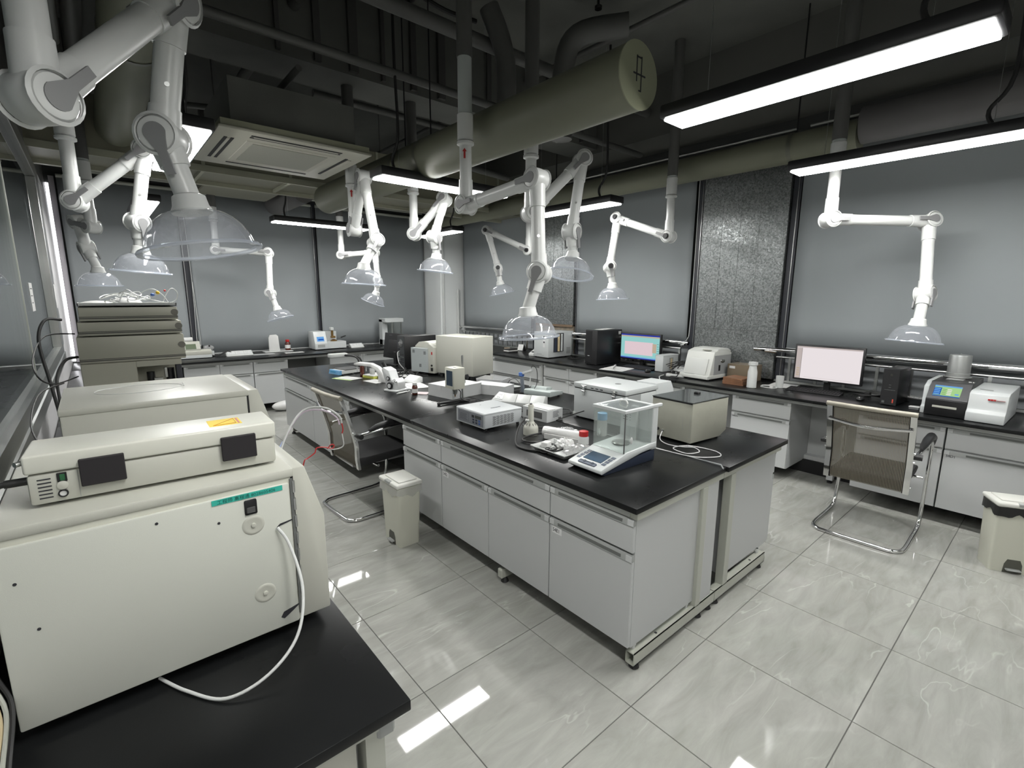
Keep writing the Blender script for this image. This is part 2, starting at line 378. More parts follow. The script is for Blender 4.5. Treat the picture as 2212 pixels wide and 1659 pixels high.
blind(1.08, Y1 - .09, 2.75, Y1 - .09, .80, 3.0, 'wide grey roller blind behind the touch screen tester on the far wall')
blind(2.82, Y1 - .09, 4.74, Y1 - .09, .80, 3.0, 'grey roller blind beside the white corner column')
blind(X1 - .09, 5.62, X1 - .09, 7.46, 1.08, 3.0, 'grey roller blind on the right wall nearest the corner column')
blind(X1 - .09, 2.96, X1 - .09, 4.68, 1.12, 3.0, 'grey roller blind above the black desktop computer and monitor')
blind(X1 - .09, -1.6, X1 - .09, 1.88, 1.13, 3.0, 'wide grey roller blind at the right above the touch screen analyser')
# pull chain
pc = MB(); pc.tube([(1.06, Y1 - .12, 2.9), (1.075, Y1 - .12, 1.8), (1.06, Y1 - .12, .98), (1.085, Y1 - .125, .94), (1.10, Y1 - .12, .99), (1.08, Y1 - .12, 1.8)], .004, 6, smooth=6)
solo('blind_chain', pc, white_pl, 'white loop chain hanging beside the far left blind', 'chain')
pc = MB(); pc.tube([(X1 - .14, 2.90, 2.9), (X1 - .14, 2.90, 1.4), (X1 - .15, 2.92, 1.15), (X1 - .14, 3.0, 1.12)], .004, 6, smooth=6)
solo('blind_chain', pc, white_pl, 'white cord hanging beside the galvanised panel on the right', 'chain')
# galvanised columns / panels
def gpanel(y0, y1, z0, z1, n, label):
    t = struct(n, B(X1 - .10, X1, y0, y1, z0, z1, bev=.003), galv_m)
    part('seam', B(X1 - .104, X1 - .10, y0, y1, 1.28, 1.285), mat('seam', (.1, .1, .1), .5), t)
    for k in range(3):
        yy = y0 + (y1 - y0) * (.3 + .22 * k)
        part('crease', B(X1 - .103, X1 - .10, yy, yy + .006, 1.3, 2.95), galv_m, t)
    return t
gpanel(1.98, 2.86, .80, 3.02, 'wall_panel_1', '')
gpanel(4.74, 5.52, 1.22, 3.02, 'wall_panel_2', '')
tt = struct('trim_5', B(X1 - .08, X1, 4.74, 5.52, .80, 1.20), mat('worn wood board', (.20, .17, .13), .6, var=.3, vscale=20))
part('torn_edge', B(X1 - .105, X1 - .08, 4.74, 5.50, 1.19, 1.222), mat('torn insulation', (.16, .11, .07), .8, bump=1, bscale=40), tt)
for i, (a, b) in enumerate(((1.90, 1.97), (2.87, 2.95), (4.69, 4.73), (5.53, 5.61))):
    t = struct('trim_%d' % (6 + i), B(X1 - .06, X1, a, b, .8, 3.05), mat('dark frame', (.03, .032, .04), .4))
    part('chrome_strip', B(X1 - .066, X1 - .06, a + .02, a + .026, .8, 3.02), steel, t)
# window lining behind rails (grey fabric lower part)
struct('window_2', B(X1 - .02, X1 - .005, 5.62, 7.5, .8, 1.12), mat('lower lining', (.20, .21, .22), .6))
struct('window_3', B(X1 - .02, X1 - .005, 2.96, 4.69, .8, 1.15), mat('lower lining', (.20, .21, .22), .6))
struct('window_4', B(X1 - .02, X1 - .005, -1.6, 1.9, .8, 1.15), mat('lower lining', (.20, .21, .22), .6))
def rail(y0, y1, z, step, label, r=.022):
    t = thing('window_rail', label, 'railing', (X1 - .17, y0, .8)); L = y1 - y0
    part('handrail', MB().tube([(.0, 0, z - .84), (0, .0, z - .82), (0, .04, z - .8), (0, L - .04, z - .8), (0, L, z - .82)], r, 12, smooth=3), chrome, t)
    part('lower_rail', MB().cyl((0, 0, z - .87), (0, L, z - .87), r * .5), steel, t)
    part('foot_rail', MB().box(-.012, .012, 0, L, 0, .02), steel, t)
    n = int(L / step)
    for k in range(n + 1):
        part('baluster', B(-.011, .011, k * step, k * step + .022, .01, z - .87), steel, t)
rail(5.62, 7.42, 1.07, .12, 'silver railing with close bars below the blind nearest the corner', .015)
rail(2.98, 4.66, 1.11, .24, 'silver railing behind the black desktop computer')
rail(-1.5, 1.93, 1.115, .235, 'shiny chrome railing behind the white screen monitor and analyser')
# dark curtain rails above blinds
def head(x0, y0, x1, y1, n, zz=3.08):
    t = struct(n, MB().cyl((x0, y0, zz), (x1, y1, zz), .018, seg=10), steel_pt)
    part('rail', MB().cyl((x0, y0, zz + .09), (x1, y1, zz + .09), .014, seg=10), steel, t); return t
head(.0, Y1 - .14, 2.6, Y1 - .14, 'trim_10'); head(2.75, Y1 - .14, 4.7, Y1 - .14, 'trim_11')
head(X1 - .14, -1.6, X1 - .14, 1.85, 'trim_12'); head(X1 - .14, 1.95, X1 - .14, 4.9, 'trim_13')
# HVAC beam and structural beams
bm_ = struct('trim_14', B(X0, X1, 5.72, 6.38, 2.84, 3.3), beam_m)
part('flange', B(X0, X1, 5.70, 5.72, 2.80, 2.86), mat('flange', (.36, .36, .28), .4), bm_)
part('flange', B(X0, X1, 6.36, 6.42, 2.80, 2.86), mat('flange', (.36, .36, .28), .4), bm_)
for xx in (.95, 1.75, 2.75, 3.75, 4.6): part('joint_band', B(xx, xx + .03, 5.71, 6.41, 2.81, 3.3), mat('flange', (.36, .36, .28), .4), bm_)
part('branch', B(1.1, 1.9, 6.42, 7.2, 2.84, 3.1, bev=.01), beam_m, bm_)
for xx in (1.15, 2.9): part('hanger', MB().cyl((xx, 5.9, 3.3), (xx, 5.9, ZC), .006, seg=6), pipe_dk, bm_)
struct('ceiling_beam_1', B(X0, X1, 4.02, 4.45, 3.34, ZC), darkpaint)
struct('ceiling_beam_2', B(X0, .85, Y0, 3.2, 3.45, ZC), mat('grey soffit', (.12, .12, .11), .7))
struct('ceiling_beam_3', B(4.75, X1, Y0, 8.1, 3.3, ZC), mat('grey soffit', (.12, .12, .11), .7))
bx = MB()
for k in range(13): bx.box(1.2 + k * .27, 1.2 + k * .27 + .03 + .02 * (k % 3), 3.985, 4.02, 3.36, ZC)
struct('ceiling_rib', bx, mat('dark ribs', (.07, .07, .066), .7))
# ceiling pipes
def pipe(pts, r, label, m=pipe_dk, sm=0, name='ceiling_pipe', cat='pipe'):
    return solo(name, MB().tube(pts, r, 14, smooth=sm), m, label, cat)
solo('soffit_duct', B(.86, 1.30, -1.5, 3.1, 3.36, 3.8, bev=.01), mat('pale duct paint', (.36, .36, .33), .6), 'pale rectangular duct under the ceiling at upper left', 'duct')
pipe([(.6, 3.55, 3.25), (4.9, 3.5, 3.2)], .03, 'thin dark pipe crossing above the ceiling cassette')
pipe([(.9, 3.3, 3.55), (2.6, 3.3, 3.55), (4.7, 3.3, 3.55)], .05, 'dark pipe high under the black ceiling, running sideways')
pipe([(3.6, -1, 3.78), (3.6, 7.9, 3.78)], .022, 'thin pipe fixed to the ceiling running towards the far wall')
pipe([(1.35, 3.9, 3.7), (1.35, 5.7, 3.7)], .045, 'short dark pipe above the cassette')
pipe([(1.8, 5.0, 3.5), (2.5, 5.0, 3.5), (3.3, 5.0, 3.5), (3.3, 5.0, 3.15), (4.2, 5.0, 3.1)], .035, 'angled dark pipe behind the large round duct', sm=0)
pipe([(2.5, 3.2, 3.75), (2.62, 3.15, 3.4), (2.62, 3.15, 2.85)], .075, 'dark bent duct dropping behind the large round duct', sm=6)
pipe([(3.1, 3.0, 2.9), (3.1, 3.0, 3.4), (3.15, 2.9, 3.65), (3.4, 2.6, 3.7)], .085, 'dark elbow duct right of the white drop pipe', sm=6)
pipe([(.1, 1.0, 3.3), (.1, 5.6, 3.3)], .05, 'dark pipe along the left wall near the ceiling')
pipe([(-.1, 1.0, 3.1), (.0, 3.6, 3.1), (0, 5.6, 3.1)], .03, 'thin dark pipe along the left wall')
pipe([(1.25, 3.7, 3.15), (1.1, 4.4, 3.05), (.6, 5.0, 3.12), (.5, 5.6, 3.1)], .022, 'bent refrigerant pipe beside the cassette', sm=6)
sp = MB().cyl((3.18, 2.72, ZC - .02), (3.18, 2.72, ZC), .06).lathe([(.028, -.10), (.028, -.08), (.01, -.07), (.01, 0)], (3.18, 2.72, ZC - .02), 12)
solo('sprinkler', sp, black, 'dark ceiling sprinkler right of the round duct', 'sprinkler')
sp = MB().cyl((2.12, 3.72, ZC - .02), (2.12, 3.72, ZC), .05).lathe([(.028, -.08), (.028, -.06), (.01, -.05), (.01, 0)], (2.12, 3.72, ZC - .02), 12)
solo('sprinkler', sp, black, 'dark ceiling fitting above the far island lamp', 'sprinkler')
# big round ducts
def duct(c0, c1, r, label, bands, capmark=False):
    t = thing('round_duct', label, 'duct', c0); d = Vector(c1) - Vector(c0)
    part('shell', MB().cyl((0, 0, 0), d, r, seg=40), duct_m, t)
    u = d.normalized()
    for b in bands: part('strap', MB().cyl(u * b, u * (b + .035), r + .004, seg=40, cap=False), mat('strap', (.16, .16, .13), .35, .6), t)
    for b in bands: part('hanger', MB().cyl(u * b + Vector((0, 0, r)), u * b + Vector((0, 0, ZC - c0[2])), .006, seg=6), black, t)
    if capmark:
        part('end_cap', MB().cyl(-u * .006, (0, 0, 0), r + .003, seg=40), mat('duct cap', (.25, .26, .18), .4), t)
        n = Vector((0, 0, 0)) - u * .0075
        mk = MB()
        mk.box(-.022, -.016, -.0085, -.0068, -.07 + .04, .085).box(.014, .02, -.0085, -.0068, -.09 + .02, .085).box(-.022, .02, -.0085, -.0068, .075, .082).box(-.045, .05, -.0085, -.0068, 0, .007).box(-.0, .014, -.0085, -.0068, -.09 + .02, -.064)
        part('pen_mark', mk, ink, t)
    return t
duct((2.13, 1.56, 2.68), (2.13, 5.66, 2.68), .15, 'large olive round duct with a marked end cap above the island', (1.9, 2.3), True)
duct((4.55, 1.28, 2.84), (4.55, 7.6, 2.84), .115, 'slimmer olive round duct running along the right wall', (.45, 3.2))
duct((.33, -.6, 3.04), (.33, 5.64, 3.04), .15, 'glossy olive round duct above the left bench', (2.6, 4.2))
solo('insulated_duct', MB().cyl((2.13, 6.44, 2.88), (2.13, 7.7, 2.88), .13, seg=32), mat('grey insulation', (.12, .115, .115), .6), 'grey round duct stub running from the beam to the far wall', 'duct')
dg = MB().cyl((4.55, -1.2, 2.90), (4.55, 1.27, 2.90), .13, seg=32)
solo('insulated_duct', dg, mat('grey insulation', (.12, .115, .115), .6), 'dark grey insulated duct at the right continuing the olive duct', 'duct')
# AC cassette
t = thing('ceiling_cassette', 'cream ceiling air conditioning cassette with slotted outlets', 'air conditioner', (.712, 3.61, 2.65)); W = 1.0
pn = MB(); pn.prism([(0, 0), (W, 0), (W, W), (0, W)], 0, .02, 'z', bev=.008); part('panel', pn, ac_m, t)
part('panel_back', MB().box(.015, W - .015, .015, W - .015, .02, .06), mat('panel side', (.3, .3, .22), .5), t)
part('housing', MB().box(.09, W - .09, .09, W - .09, .06, .34), darkpaint, t)
part('grille_frame', MB().box(.2, .8, .2, .8, -.004, .002, bev=.003), ac_m, t)
gr = mat('intake grille', (.34, .34, .29), .6, bump=.6, bscale=150)
part('intake_grille', MB().box(.245, .755, .245, .755, -.007, -.002), gr, t)
for (a, b, c, d) in ((.2, .8, .065, .085), (.2, .8, .105, .125), (.2, .8, .875, .895), (.065, .085, .2, .8), (.105, .125, .2, .8), (.875, .895, .2, .8)):
    part('air_slot', MB().box(a, b, c, d, -.003, .003), blackm, t)
for (a, b, c, d) in ((.22, .78, .086, .104), (.086, .104, .22, .78), (.897, .93, .22, .78)):
    part('louver', MB().box(a, b, c, d, -.005, .002, bev=.002), ac_m, t)

# ================================================================== lamps
def lamp(x0, x1, y0, y1, z, label, cord=True):
    w, l = x1 - x0, y1 - y0
    t = thing('linear_lamp', label, 'lamp', (x0, y0, z), 0)
    h = MB(); c = .05; e = .018
    if w < l:   # hexagonal ends
        P = [(-e, 0), (w / 2, -c), (w + e, 0), (w + e, l), (w / 2, l + c), (-e, l)]
        Q = [(0, 0), (w, 0), (w, l), (0, l)]
    else:
        P = [(0, -e), (l * 0 + w, -e), (w + c, l / 2), (w, l + e), (0, l + e), (-c, l / 2)]
    P = [(-e, -e), (w + e, -e), (w + e, l + e), (-e, l + e)]
    h.prism(P, .004, .07, 'z', bev=.012); part('housing', h, black, t)
    part('diffuser', MB().box(0, w, 0, l, -.006, .006, bev=.003), lamp_m, t)
    cx, cy = w / 2, l / 2
    for s_ in (.15, .85):
        p = (w * s_, cy) if w > l else (cx, l * s_)
        part('suspension_wire', MB().cyl((*p, .07), (*p, ZC - z), .0015, seg=5), steel, t)
    if cord:
        p = (w * .12, cy) if w > l else (cx, l * .15)
        part('power_cord', MB().tube([(p[0], p[1], .07), (p[0], p[1] + .03, .16), (p[0] + .01, p[1] - .05, .32), (p[0], p[1] - .05, .8), (p[0], p[1] - .05, ZC - z)], .011, 8, smooth=5), rubber, t)
    return t
lamp(2.28, 2.45, .31, 1.50, 2.5, 'long bright lamp at upper right, nearest the camera')
lamp(3.84, 4.01, .29, 1.48, 2.5, 'long bright lamp over the aisle before the right blind')
lamp(1.73, 2.93, 3.49, 3.66, 2.5, 'bright lamp crossing above the middle of the island')
lamp(1.77, 2.95, 6.42, 6.59, 2.5, 'bright lamp hanging before the far wall')
lamp(3.80, 3.97, 3.03, 4.24, 2.5, 'bright lamp over the aisle between island and right bench')
lamp(.43, .60, 3.22, 4.42, 2.5, 'bright lamp beside the cassette, above the left aisle')
lamp(.43, .60, 5.92, 7.12, 2.5, 'far lamp above the end of the left bench')
lamp(3.84, 4.01, 5.74, 6.72, 2.5, 'far lamp before the white corner column')
lamp(.43, .60, -.36, .84, 2.5, 'added unseen lamp on the left behind the viewpoint')  # out of view, set close to put more light on the island fronts
lamp(-.1, .07, -2.4, -1.2, 2.5, 'added unseen lamp near the partition, farthest behind the viewpoint')  # second out-of-view lamp, added to brighten the left side
lamp(3.84, 4.01, -1.9, -.7, 2.5, 'added unseen lamp over the right aisle behind the viewpoint')  # out of view, added for more light from behind the camera
# loose thick black cable over the island lamp
solo('ceiling_cable', MB().tube([(2.04, 3.55, 3.85), (2.3, 3.5, 3.78), (2.6, 3.5, 3.8)], .018, 8, smooth=5), rubber, 'thick black cable clipped under the ceiling', 'cable')

# ================================================================== extraction arms
ARMS = {
 'A':[(1.885,2.657,2.200),(1.906,2.023,2.253),(1.886,1.974,1.757),(1.842,2.017,1.552),(1.873,2.025,1.417)],
 'B':[(-0.045,1.903,2.147),(0.326,2.181,2.624),(0.262,2.237,2.184),(0.319,2.218,1.969),(0.3,1.9,1.78)],
 'C':[(2.390,2.599,2.199),(2.747,2.452,2.579),(2.655,2.451,2.084),(2.680,2.459,1.926),(2.730,2.519,1.792)],
 'D':[(2.385,4.210,2.200),(2.598,4.009,2.514),(2.486,4.021,2.166),(2.527,4.054,2.003),(2.539,4.105,1.865)],
 'E':[(1.816,4.254,2.192),(1.821,4.024,2.593),(1.816,3.834,2.061),(1.676,3.773,1.865),(1.660,3.753,1.724)],
 'F':[(2.812,7.070,2.200),(3.168,6.734,2.239),(3.154,6.652,1.846),(3.118,6.640,1.670),(3.088,6.635,1.539)],
 'G':[(1.299,7.416,2.200),(1.862,7.171,2.183),(1.820,7.080,1.655),(1.863,6.997,1.461),(1.887,6.949,1.346)],
 'H':[(4.290,4.692,2.200),(4.080,5.274,2.480),(4.131,5.112,1.987),(4.129,5.071,1.806),(4.149,5.019,1.662)],
 'I':[(4.301,2.702,2.201),(4.265,3.295,2.425),(4.146,3.279,1.931),(4.147,3.235,1.750),(4.140,3.211,1.627)],
 'J':[(4.241,1.321,2.200),(4.802,0.838,2.190),(4.649,0.774,1.658),(4.525,0.767,1.463),(4.491,0.761,1.318)],
 'K':[(-0.010,4.187,2.199),(0.365,4.054,2.537),(0.284,4.084,2.092),(0.284,4.110,1.925),(0.271,4.117,1.790)],
 'L':[(0.071,5.658,2.200),(-0.014,5.783,2.251),(0.018,5.838,2.036),(0.072,5.787,1.852),(0.067,5.788,1.726)],
}
ALAB = {'A': 'large white extraction arm with clear dome hanging in the middle, nearest over the island',
 'B': 'very large white extraction arm with clear dome at upper left, closest to the camera',
 'C': 'white extraction arm with tilted clear dome right of the middle arm',
 'D': 'white extraction arm whose dome hangs before the white corner column',
 'E': 'white folded extraction arm left of the island lamp, dome above the desk lamp',
 'F': 'small far extraction arm partly behind the folded one, by the far wall',
 'G': 'far extraction arm with horizontal link before the wide far blind',
 'H': 'extraction arm with black knobs before the blind nearest the column',
 'I': 'extraction arm with black knobs beside the wide galvanised panel',
 'J': 'extraction arm with long level link and dome before the right blind',
 'K': 'white extraction arm with dome above the stacked modules, second on the left',
 'L': 'leftmost extraction arm, twisted, with dome above the left end of the stack'}
TR = .0375
def ttear(p, d, n, m, s=1.0, parent=None, knob=False):
    # teardrop insert: round boss at the joint, tail along the tube d, facing n
    d = d.normalized(); n = n.normalized(); w_ = d.cross(n)
    pts = []
    for i in range(13):
        a = PI / 2 + PI * i / 12; pts.append((math.cos(a) * .030 * s, math.sin(a) * .030 * s))
    pts += [(.05 * s, -.013 * s), (.115 * s, -.012 * s), (.115 * s, .012 * s), (.05 * s, .013 * s)]
    mb = MB(); A = [mb.bm.verts.new(p + d * a + w_ * b - n * .004) for a, b in pts]; Bv = [mb.bm.verts.new(p + d * a + w_ * b + n * .005) for a, b in pts]
    mb.bm.faces.new(A); mb.bm.faces.new(Bv)
    for i in range(len(pts)): mb.bm.faces.new((A[i], A[(i + 1) % len(pts)], Bv[(i + 1) % len(pts)], Bv[i]))
    o = part('joint_insert', mb, m, parent)
    if knob: part('joint_knob', MB().cyl(p + n * .004, p + n * .022, .026, .022, 16), black, parent)
TILT = {'A': .06, 'B': .155, 'C': -.15, 'D': -.1, 'E': -.05, 'F': -.4, 'G': .27, 'H': .21, 'I': .04, 'J': -.08, 'K': -.09, 'L': 0}
LEAN = {'A': 0, 'B': 0, 'C': .22, 'D': 0}   # leaning towards the viewer
def arm(key, zsplit, grey_from=None, knob=False, red_tag=False, k=1.0):
    ztop = ZC; TR = .0375 * k
    def sc(prof): return [(a * k, b * k) for a, b in prof]
    J = [Vector(p) for p in ARMS[key]]; o0 = Vector((J[0].x, J[0].y, 0))
    t = thing('extraction_arm', ALAB[key], 'extraction arm', (J[0].x, J[0].y, ztop))
    off = Vector((J[0].x, J[0].y, ztop)); J = [p - off for p in J]
    up = Vector((0, 0, 1)); top = Vector((0, 0, 0))
    z1 = J[0].z
    # vertical drop
    part('ceiling_pipe', MB().cyl(top, (0, 0, zsplit - ztop), TR + .010, seg=20), pipe_dk, t)
    part('drop_tube', MB().cyl((0, 0, zsplit - ztop), (0, 0, z1 + .42), TR + .006, seg=20), arm_grey_tube, t)
    part('mount_collar', MB().lathe([(TR + .006, 0), (TR + .012, .004), (TR + .012, .15), (TR + .006, .154)], (0, 0, z1 + .38), 20), arm_white, t)
    part('swivel_ring', MB().lathe([(TR, 0), (TR + .016, .008), (TR + .016, .022), (TR, .03)], (0, 0, z1 + .35), 20), arm_white, t)
    segs = [(up, J[0], (0, 0, z1 + .36)), (J[0], J[1], None), (J[1], J[2], None), (J[2], J[3], None)]
    dirs = [up, (J[1] - J[0]).normalized(), (J[2] - J[1]).normalized(), (J[3] - J[2]).normalized()]
    axes = []
    for i in range(3):
        a = dirs[i] * (-1 if i else -1); n = dirs[i].cross(dirs[i + 1])
        if i == 0: n = up.cross(dirs[1])
        if n.length < .05: n = axes[-1].copy() if axes else Vector((1, 0, 0))
        axes.append(n.normalized())
    # pass offset: each joint shifts the next tube sideways a little
    part('lower_tube', MB().cyl((0, 0, z1 + .36), J[0] + up * .05, TR, seg=20), arm_white, t)
    part('link_tube', MB().cyl(J[0] + dirs[1] * .04, J[1] - dirs[1] * .04, TR, seg=20), arm_white, t)
    part('down_tube', MB().cyl(J[1] + dirs[2] * .04, J[2] - dirs[2] * .04, TR, seg=20), arm_white, t)
    last = J[3] - J[2]
    part('neck_tube', MB().cyl(J[2] + dirs[3] * .04, J[3], TR * .92, seg=20), arm_white, t)
    ins = [up, dirs[1], dirs[2]]
    for i in range(3):
        j = J[i]; n = axes[i]
        d_in = up if i == 0 else -dirs[i]; d_out = dirs[i + 1]
        hb = MB()
        # rounded barrel hub, axis n, plus sleeves on both tubes
        hb.lathe(sc([(.030, -.056), (.046, -.052), (.054, -.040), (.056, 0), (.054, .040), (.046, .052), (.030, .056)]), j, 24, n)
        part('joint_hub', hb, arm_white, t)
        for d_, nm in ((d_in, 'joint_sleeve'), (d_out, 'joint_sleeve')):
            ln = .15 if i < 2 else .10
            part(nm, MB().lathe([(.030 * k, .0), (.046 * k, .015), (.0435 * k, .06), (TR + .005, ln - .01), (TR + .005, ln)], j, 20, d_), arm_white, t)
        side = 1 if n.dot(camo.location - (j + off)) > 0 else -1
        for s_ in (1, -1):
            dd = d_out if (i != 1) else d_in
            ttear(j + n * .055 * s_ * k, dd, n * s_, arm_grey, k, t, knob=knob)
            part('hub_rim', MB().lathe(sc([(.052, 0), (.060, .004), (.052, .009)]), j + n * s_ * .046 * k, 24, n * s_, capends=False), arm_white, t)
    # screw on the down tube
    md = (J[1] + J[2]) / 2 * .4 + J[2] * .6 if False else J[1].lerp(J[2], .62)
    tc = (camo.location - (md + off)); tc -= dirs[2] * tc.dot(dirs[2]); tc.normalize()
    part('screw', MB().cyl(md + tc * (TR - .002), md + tc * (TR + .003), .008, seg=12), steel, t)
    if red_tag:
        pz = Vector((0, 0, z1 + .30)); tc = camo.location - (pz + off); tc.z = 0; tc.normalize(); sd = Vector((-tc.y, tc.x, 0))
        mb = MB(); q = pz + tc * (TR + .001) - sd * .006
        pts = [(-.006, -.03), (.006, -.03), (.006, .01), (.014, .01), (0, .03), (-.014, .01), (-.006, .01)]
        A = [mb.bm.verts.new(q + sd * a + Vector((0, 0, b))) for a, b in pts]; C = [mb.bm.verts.new(q + sd * a + Vector((0, 0, b)) + tc * .002) for a, b in pts]
        mb.bm.faces.new(A); mb.bm.faces.new(C)
        for i in range(7): mb.bm.faces.new((A[i], A[(i + 1) % 7], C[(i + 1) % 7], C[i]))
        part('arrow_sticker', mb, red, t, label='red arrow sticker')
    ln_ = LEAN.get(key, 0); d = Vector((.759 * TILT[key] - .65 * ln_, -.65 * TILT[key] - .76 * ln_, -1)).normalized()
    part('neck_ring', MB().lathe(sc([(.0375, -.02), (.0455, -.015), (.0495, .012), (.056, .025), (.056, .034), (.03, .036)]), J[3], 24, d), arm_white, t)
    R_ = .17
    prof = [(.045, .028), (.065, .031), (.09, .041), (.112, .057), (.131, .080), (.144, .105), (.151, .130), (.154, .142), (R_, .144), (R_ + .002, .148)]
    part('dome', MB().lathe(sc(prof), J[3], 48, d, capends=False), dome_m, t, label='clear plastic dome')
    part('dome_rim', MB().lathe(sc([(.155, .142), (R_ + .001, .143), (R_ + .004, .148), (R_ + .001, .153), (.155, .152)]), J[3], 48, d, capends=False), thin_glass('dome rim plastic', (.85, .88, .92), .45, (.75, .78, .84), .06) if 'rim' not in MATS else MATS['rim'], t)
    return t
MATS['rim'] = thin_glass('dome rim plastic', (.85, .88, .92), .42, (.75, .78, .84), .06)
arm('A', 3.05, red_tag=True); arm('B', 3.0, k=1.2); arm('C', 2.75); arm('D', 2.78); arm('E', 2.95, red_tag=True)
arm('F', 2.66); arm('G', 2.70); arm('H', 2.75, knob=True); arm('I', 2.75, knob=True); arm('J', 2.75); arm('K', 2.95); arm('L', 2.75)

# ================================================================== benches
def worktop(x0, x1, y0, y1, label, z=T, chips=False):
    t = thing('worktop', label, 'worktop', (x0, y0, z - .026))
    part('slab', MB().box(0, x1 - x0, 0, y1 - y0, 0, .026, bev=.003, seg=2), blacktop, t)
    return t
def cabinet(label, x, y, rz, w, d, fronts, z0=.115, z1=.745, tag=None, gripm=None, group=None, darkgrip=False):
    # local: x along the front to the right, y into the depth, front at y=0
    t = thing('base_cabinet', label, 'cabinet', (x, y, 0), rz, group)
    part('carcass', MB().box(.002, w - .002, .019, d, z0, z1), cab, t)
    g = .0025; gm = gripm or grip
    for (kind, a, b, zb, zt) in fronts:
        nm = 'door' if kind == 'o' else 'drawer'
        f = part(nm, MB().box(a * w + g, b * w - g, 0, .018, zb + g, zt - .034, bev=.0012), cab, t)
        ww = (b - a) * w
        part('grip', MB().prism([(-.004, zt - .034), (.018, zt - .034), (.018, zt - g), (.004, zt - g), (-.002, zt - .012)], a * w + g, b * w - g, 'x'), gm, f)
        part('grip_slot', MB().box(a * w + ww * .12, b * w - ww * .12, -.0048, .0, zt - .028, zt - .014), grip_dark, f)
        for q in (a * w + g, b * w - g - .03): part('grip_end', MB().box(q, q + .03, -.0052, .0, zt - .033, zt - .005, bev=.0015), cab_edge if not darkgrip else white_pl, f)
    if tag:
        s_, tx, tz, bg = tag
        if bg: part('sticker', MB().box(tx, tx + .062, -.0012, 0, tz - .036, tz), mat('sticker white', (.68, .68, .68), .6), t)
        text('label_text', s_, .028, t, ink, (tx + .003, -.0018, tz - .028), (90, 0, 0), .0002, .85)
    return t
dz = (.567, .722); oz = (.118, .560)
D = lambda a, b: ('d', a, b, *dz); O = lambda a, b: ('o', a, b, *oz)
# island, front side (faces -x): local x runs towards -y
cabinet('island base unit nearest the end, one drawer over one door, numbered', 1.600, 1.575, -90, .49, .66, [D(0, 1), O(0, 1)], tag=('54E1', .02, .522, True))
cabinet('wide island base unit with one long drawer over two doors', 1.600, 2.567, -90, .99, .66, [D(0, 1), O(0, .5), O(.5, 1)], tag=('54E2', .02, .522, True))
cabinet('narrow island base unit beside the white bin', 1.600, 3.075, -90, .505, .66, [D(0, 1), O(0, 1)])
cabinet('island base unit behind the left chair', 1.600, 5.01, -90, .97, .66, [D(0, 1), O(0, 1)])
cabinet('far corner base unit of the island', 1.600, 5.97, -90, .955, .66, [D(0, 1), O(0, 1)])
# island back side (faces +x)
for k, (y0, w_, lb) in enumerate(((1.10, .92, 'near'), (2.05, .92, 'second'), (3.95, .95, 'third'), (4.92, .95, 'far'))):
    cabinet('%s base unit on the right hand side of the island' % lb, 3.075, y0, 90, w_, .6, [D(0, .5), D(.5, 1), O(0, .5), O(.5, 1)])
worktop(1.575, 2.334, 1.06, 2.92, 'black island worktop slab at the near end, under the analytical balance')
worktop(1.575, 2.334, 2.924, 5.98, 'black island worktop slab at the far left, under the refractometer')
worktop(2.342, 3.10, 1.05, 3.40, 'black island worktop slab under the beige metal box')
worktop(2.342, 3.10, 3.404, 5.98, 'black island worktop slab under the big cream instrument')
# island steel frame
fr = thing('lab_table', 'pale steel table carrying the island slabs, with square hollow feet', 'table', (0, 0, 0))
def hollow(x0, x1, y0, y1, z0, z1, th=.004):
    m = MB(); m.box(x0, x1, y0, y1, z0, z0 + th).box(x0, x1, y0, y1, z1 - th, z1).box(x0, x1, y0, y0 + th, z0, z1).box(x0, x1, y1 - th, y1, z0, z1); return m
for yy in (1.068, 3.03, 5.92):
    part('base_beam', hollow(1.625 if yy < 2 else 1.66, 2.336, yy, yy + .045, .03, .09), steel_pt, fr)
    part('base_beam', hollow(2.342, 2.965, yy, yy + .045, .03, .09), steel_pt, fr)
    part('top_beam', B(1.60, 2.336, yy + .002, yy + .042, .722, .759, bev=.002), steel_pt, fr)
    part('top_beam', B(2.342, 3.06, yy + .002, yy + .042, .722, .759, bev=.002), steel_pt, fr)
    part('post', B(2.137, 2.182, yy, yy + .045, .088, .722, bev=.002), steel_pt, fr)
    part('post', B(2.425, 2.475, yy, yy + .045, .088, .722, bev=.002), steel_pt, fr)
    for xx in (1.66, 2.20, 2.30, 2.38, 2.92):
        part('foot', MB().lathe([(.02, 0), (.024, .004), (.018, .018), (.009, .02), (.009, .032)], (xx, yy + .022, 0), 14), rubber, fr)
part('front_rail', B(1.598, 1.62, 1.11, 5.9, .724, .759, bev=.002), rail_al, fr)
part('front_rail', B(3.055, 3.078, 1.11, 5.9, .724, .759, bev=.002), rail_al, fr)
part('service_panel', B(2.186, 2.30, 1.075, 1.085, .04, .72), cab, fr)
part('seam_strip', B(2.182, 2.187, 1.070, 1.076, .10, .70), cab_edge, fr)
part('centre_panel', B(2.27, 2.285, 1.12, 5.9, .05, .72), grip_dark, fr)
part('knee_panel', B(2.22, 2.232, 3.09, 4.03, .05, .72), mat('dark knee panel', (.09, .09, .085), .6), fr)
part('foot_block', MB().box(1.60, 1.74, 1.95, 1.99, .035, .09, bev=.006), steel_pt, fr)
part('foot', MB().lathe([(.02, 0), (.024, .004), (.018, .018), (.009, .036)], (1.64, 1.97, 0), 14), rubber, fr)
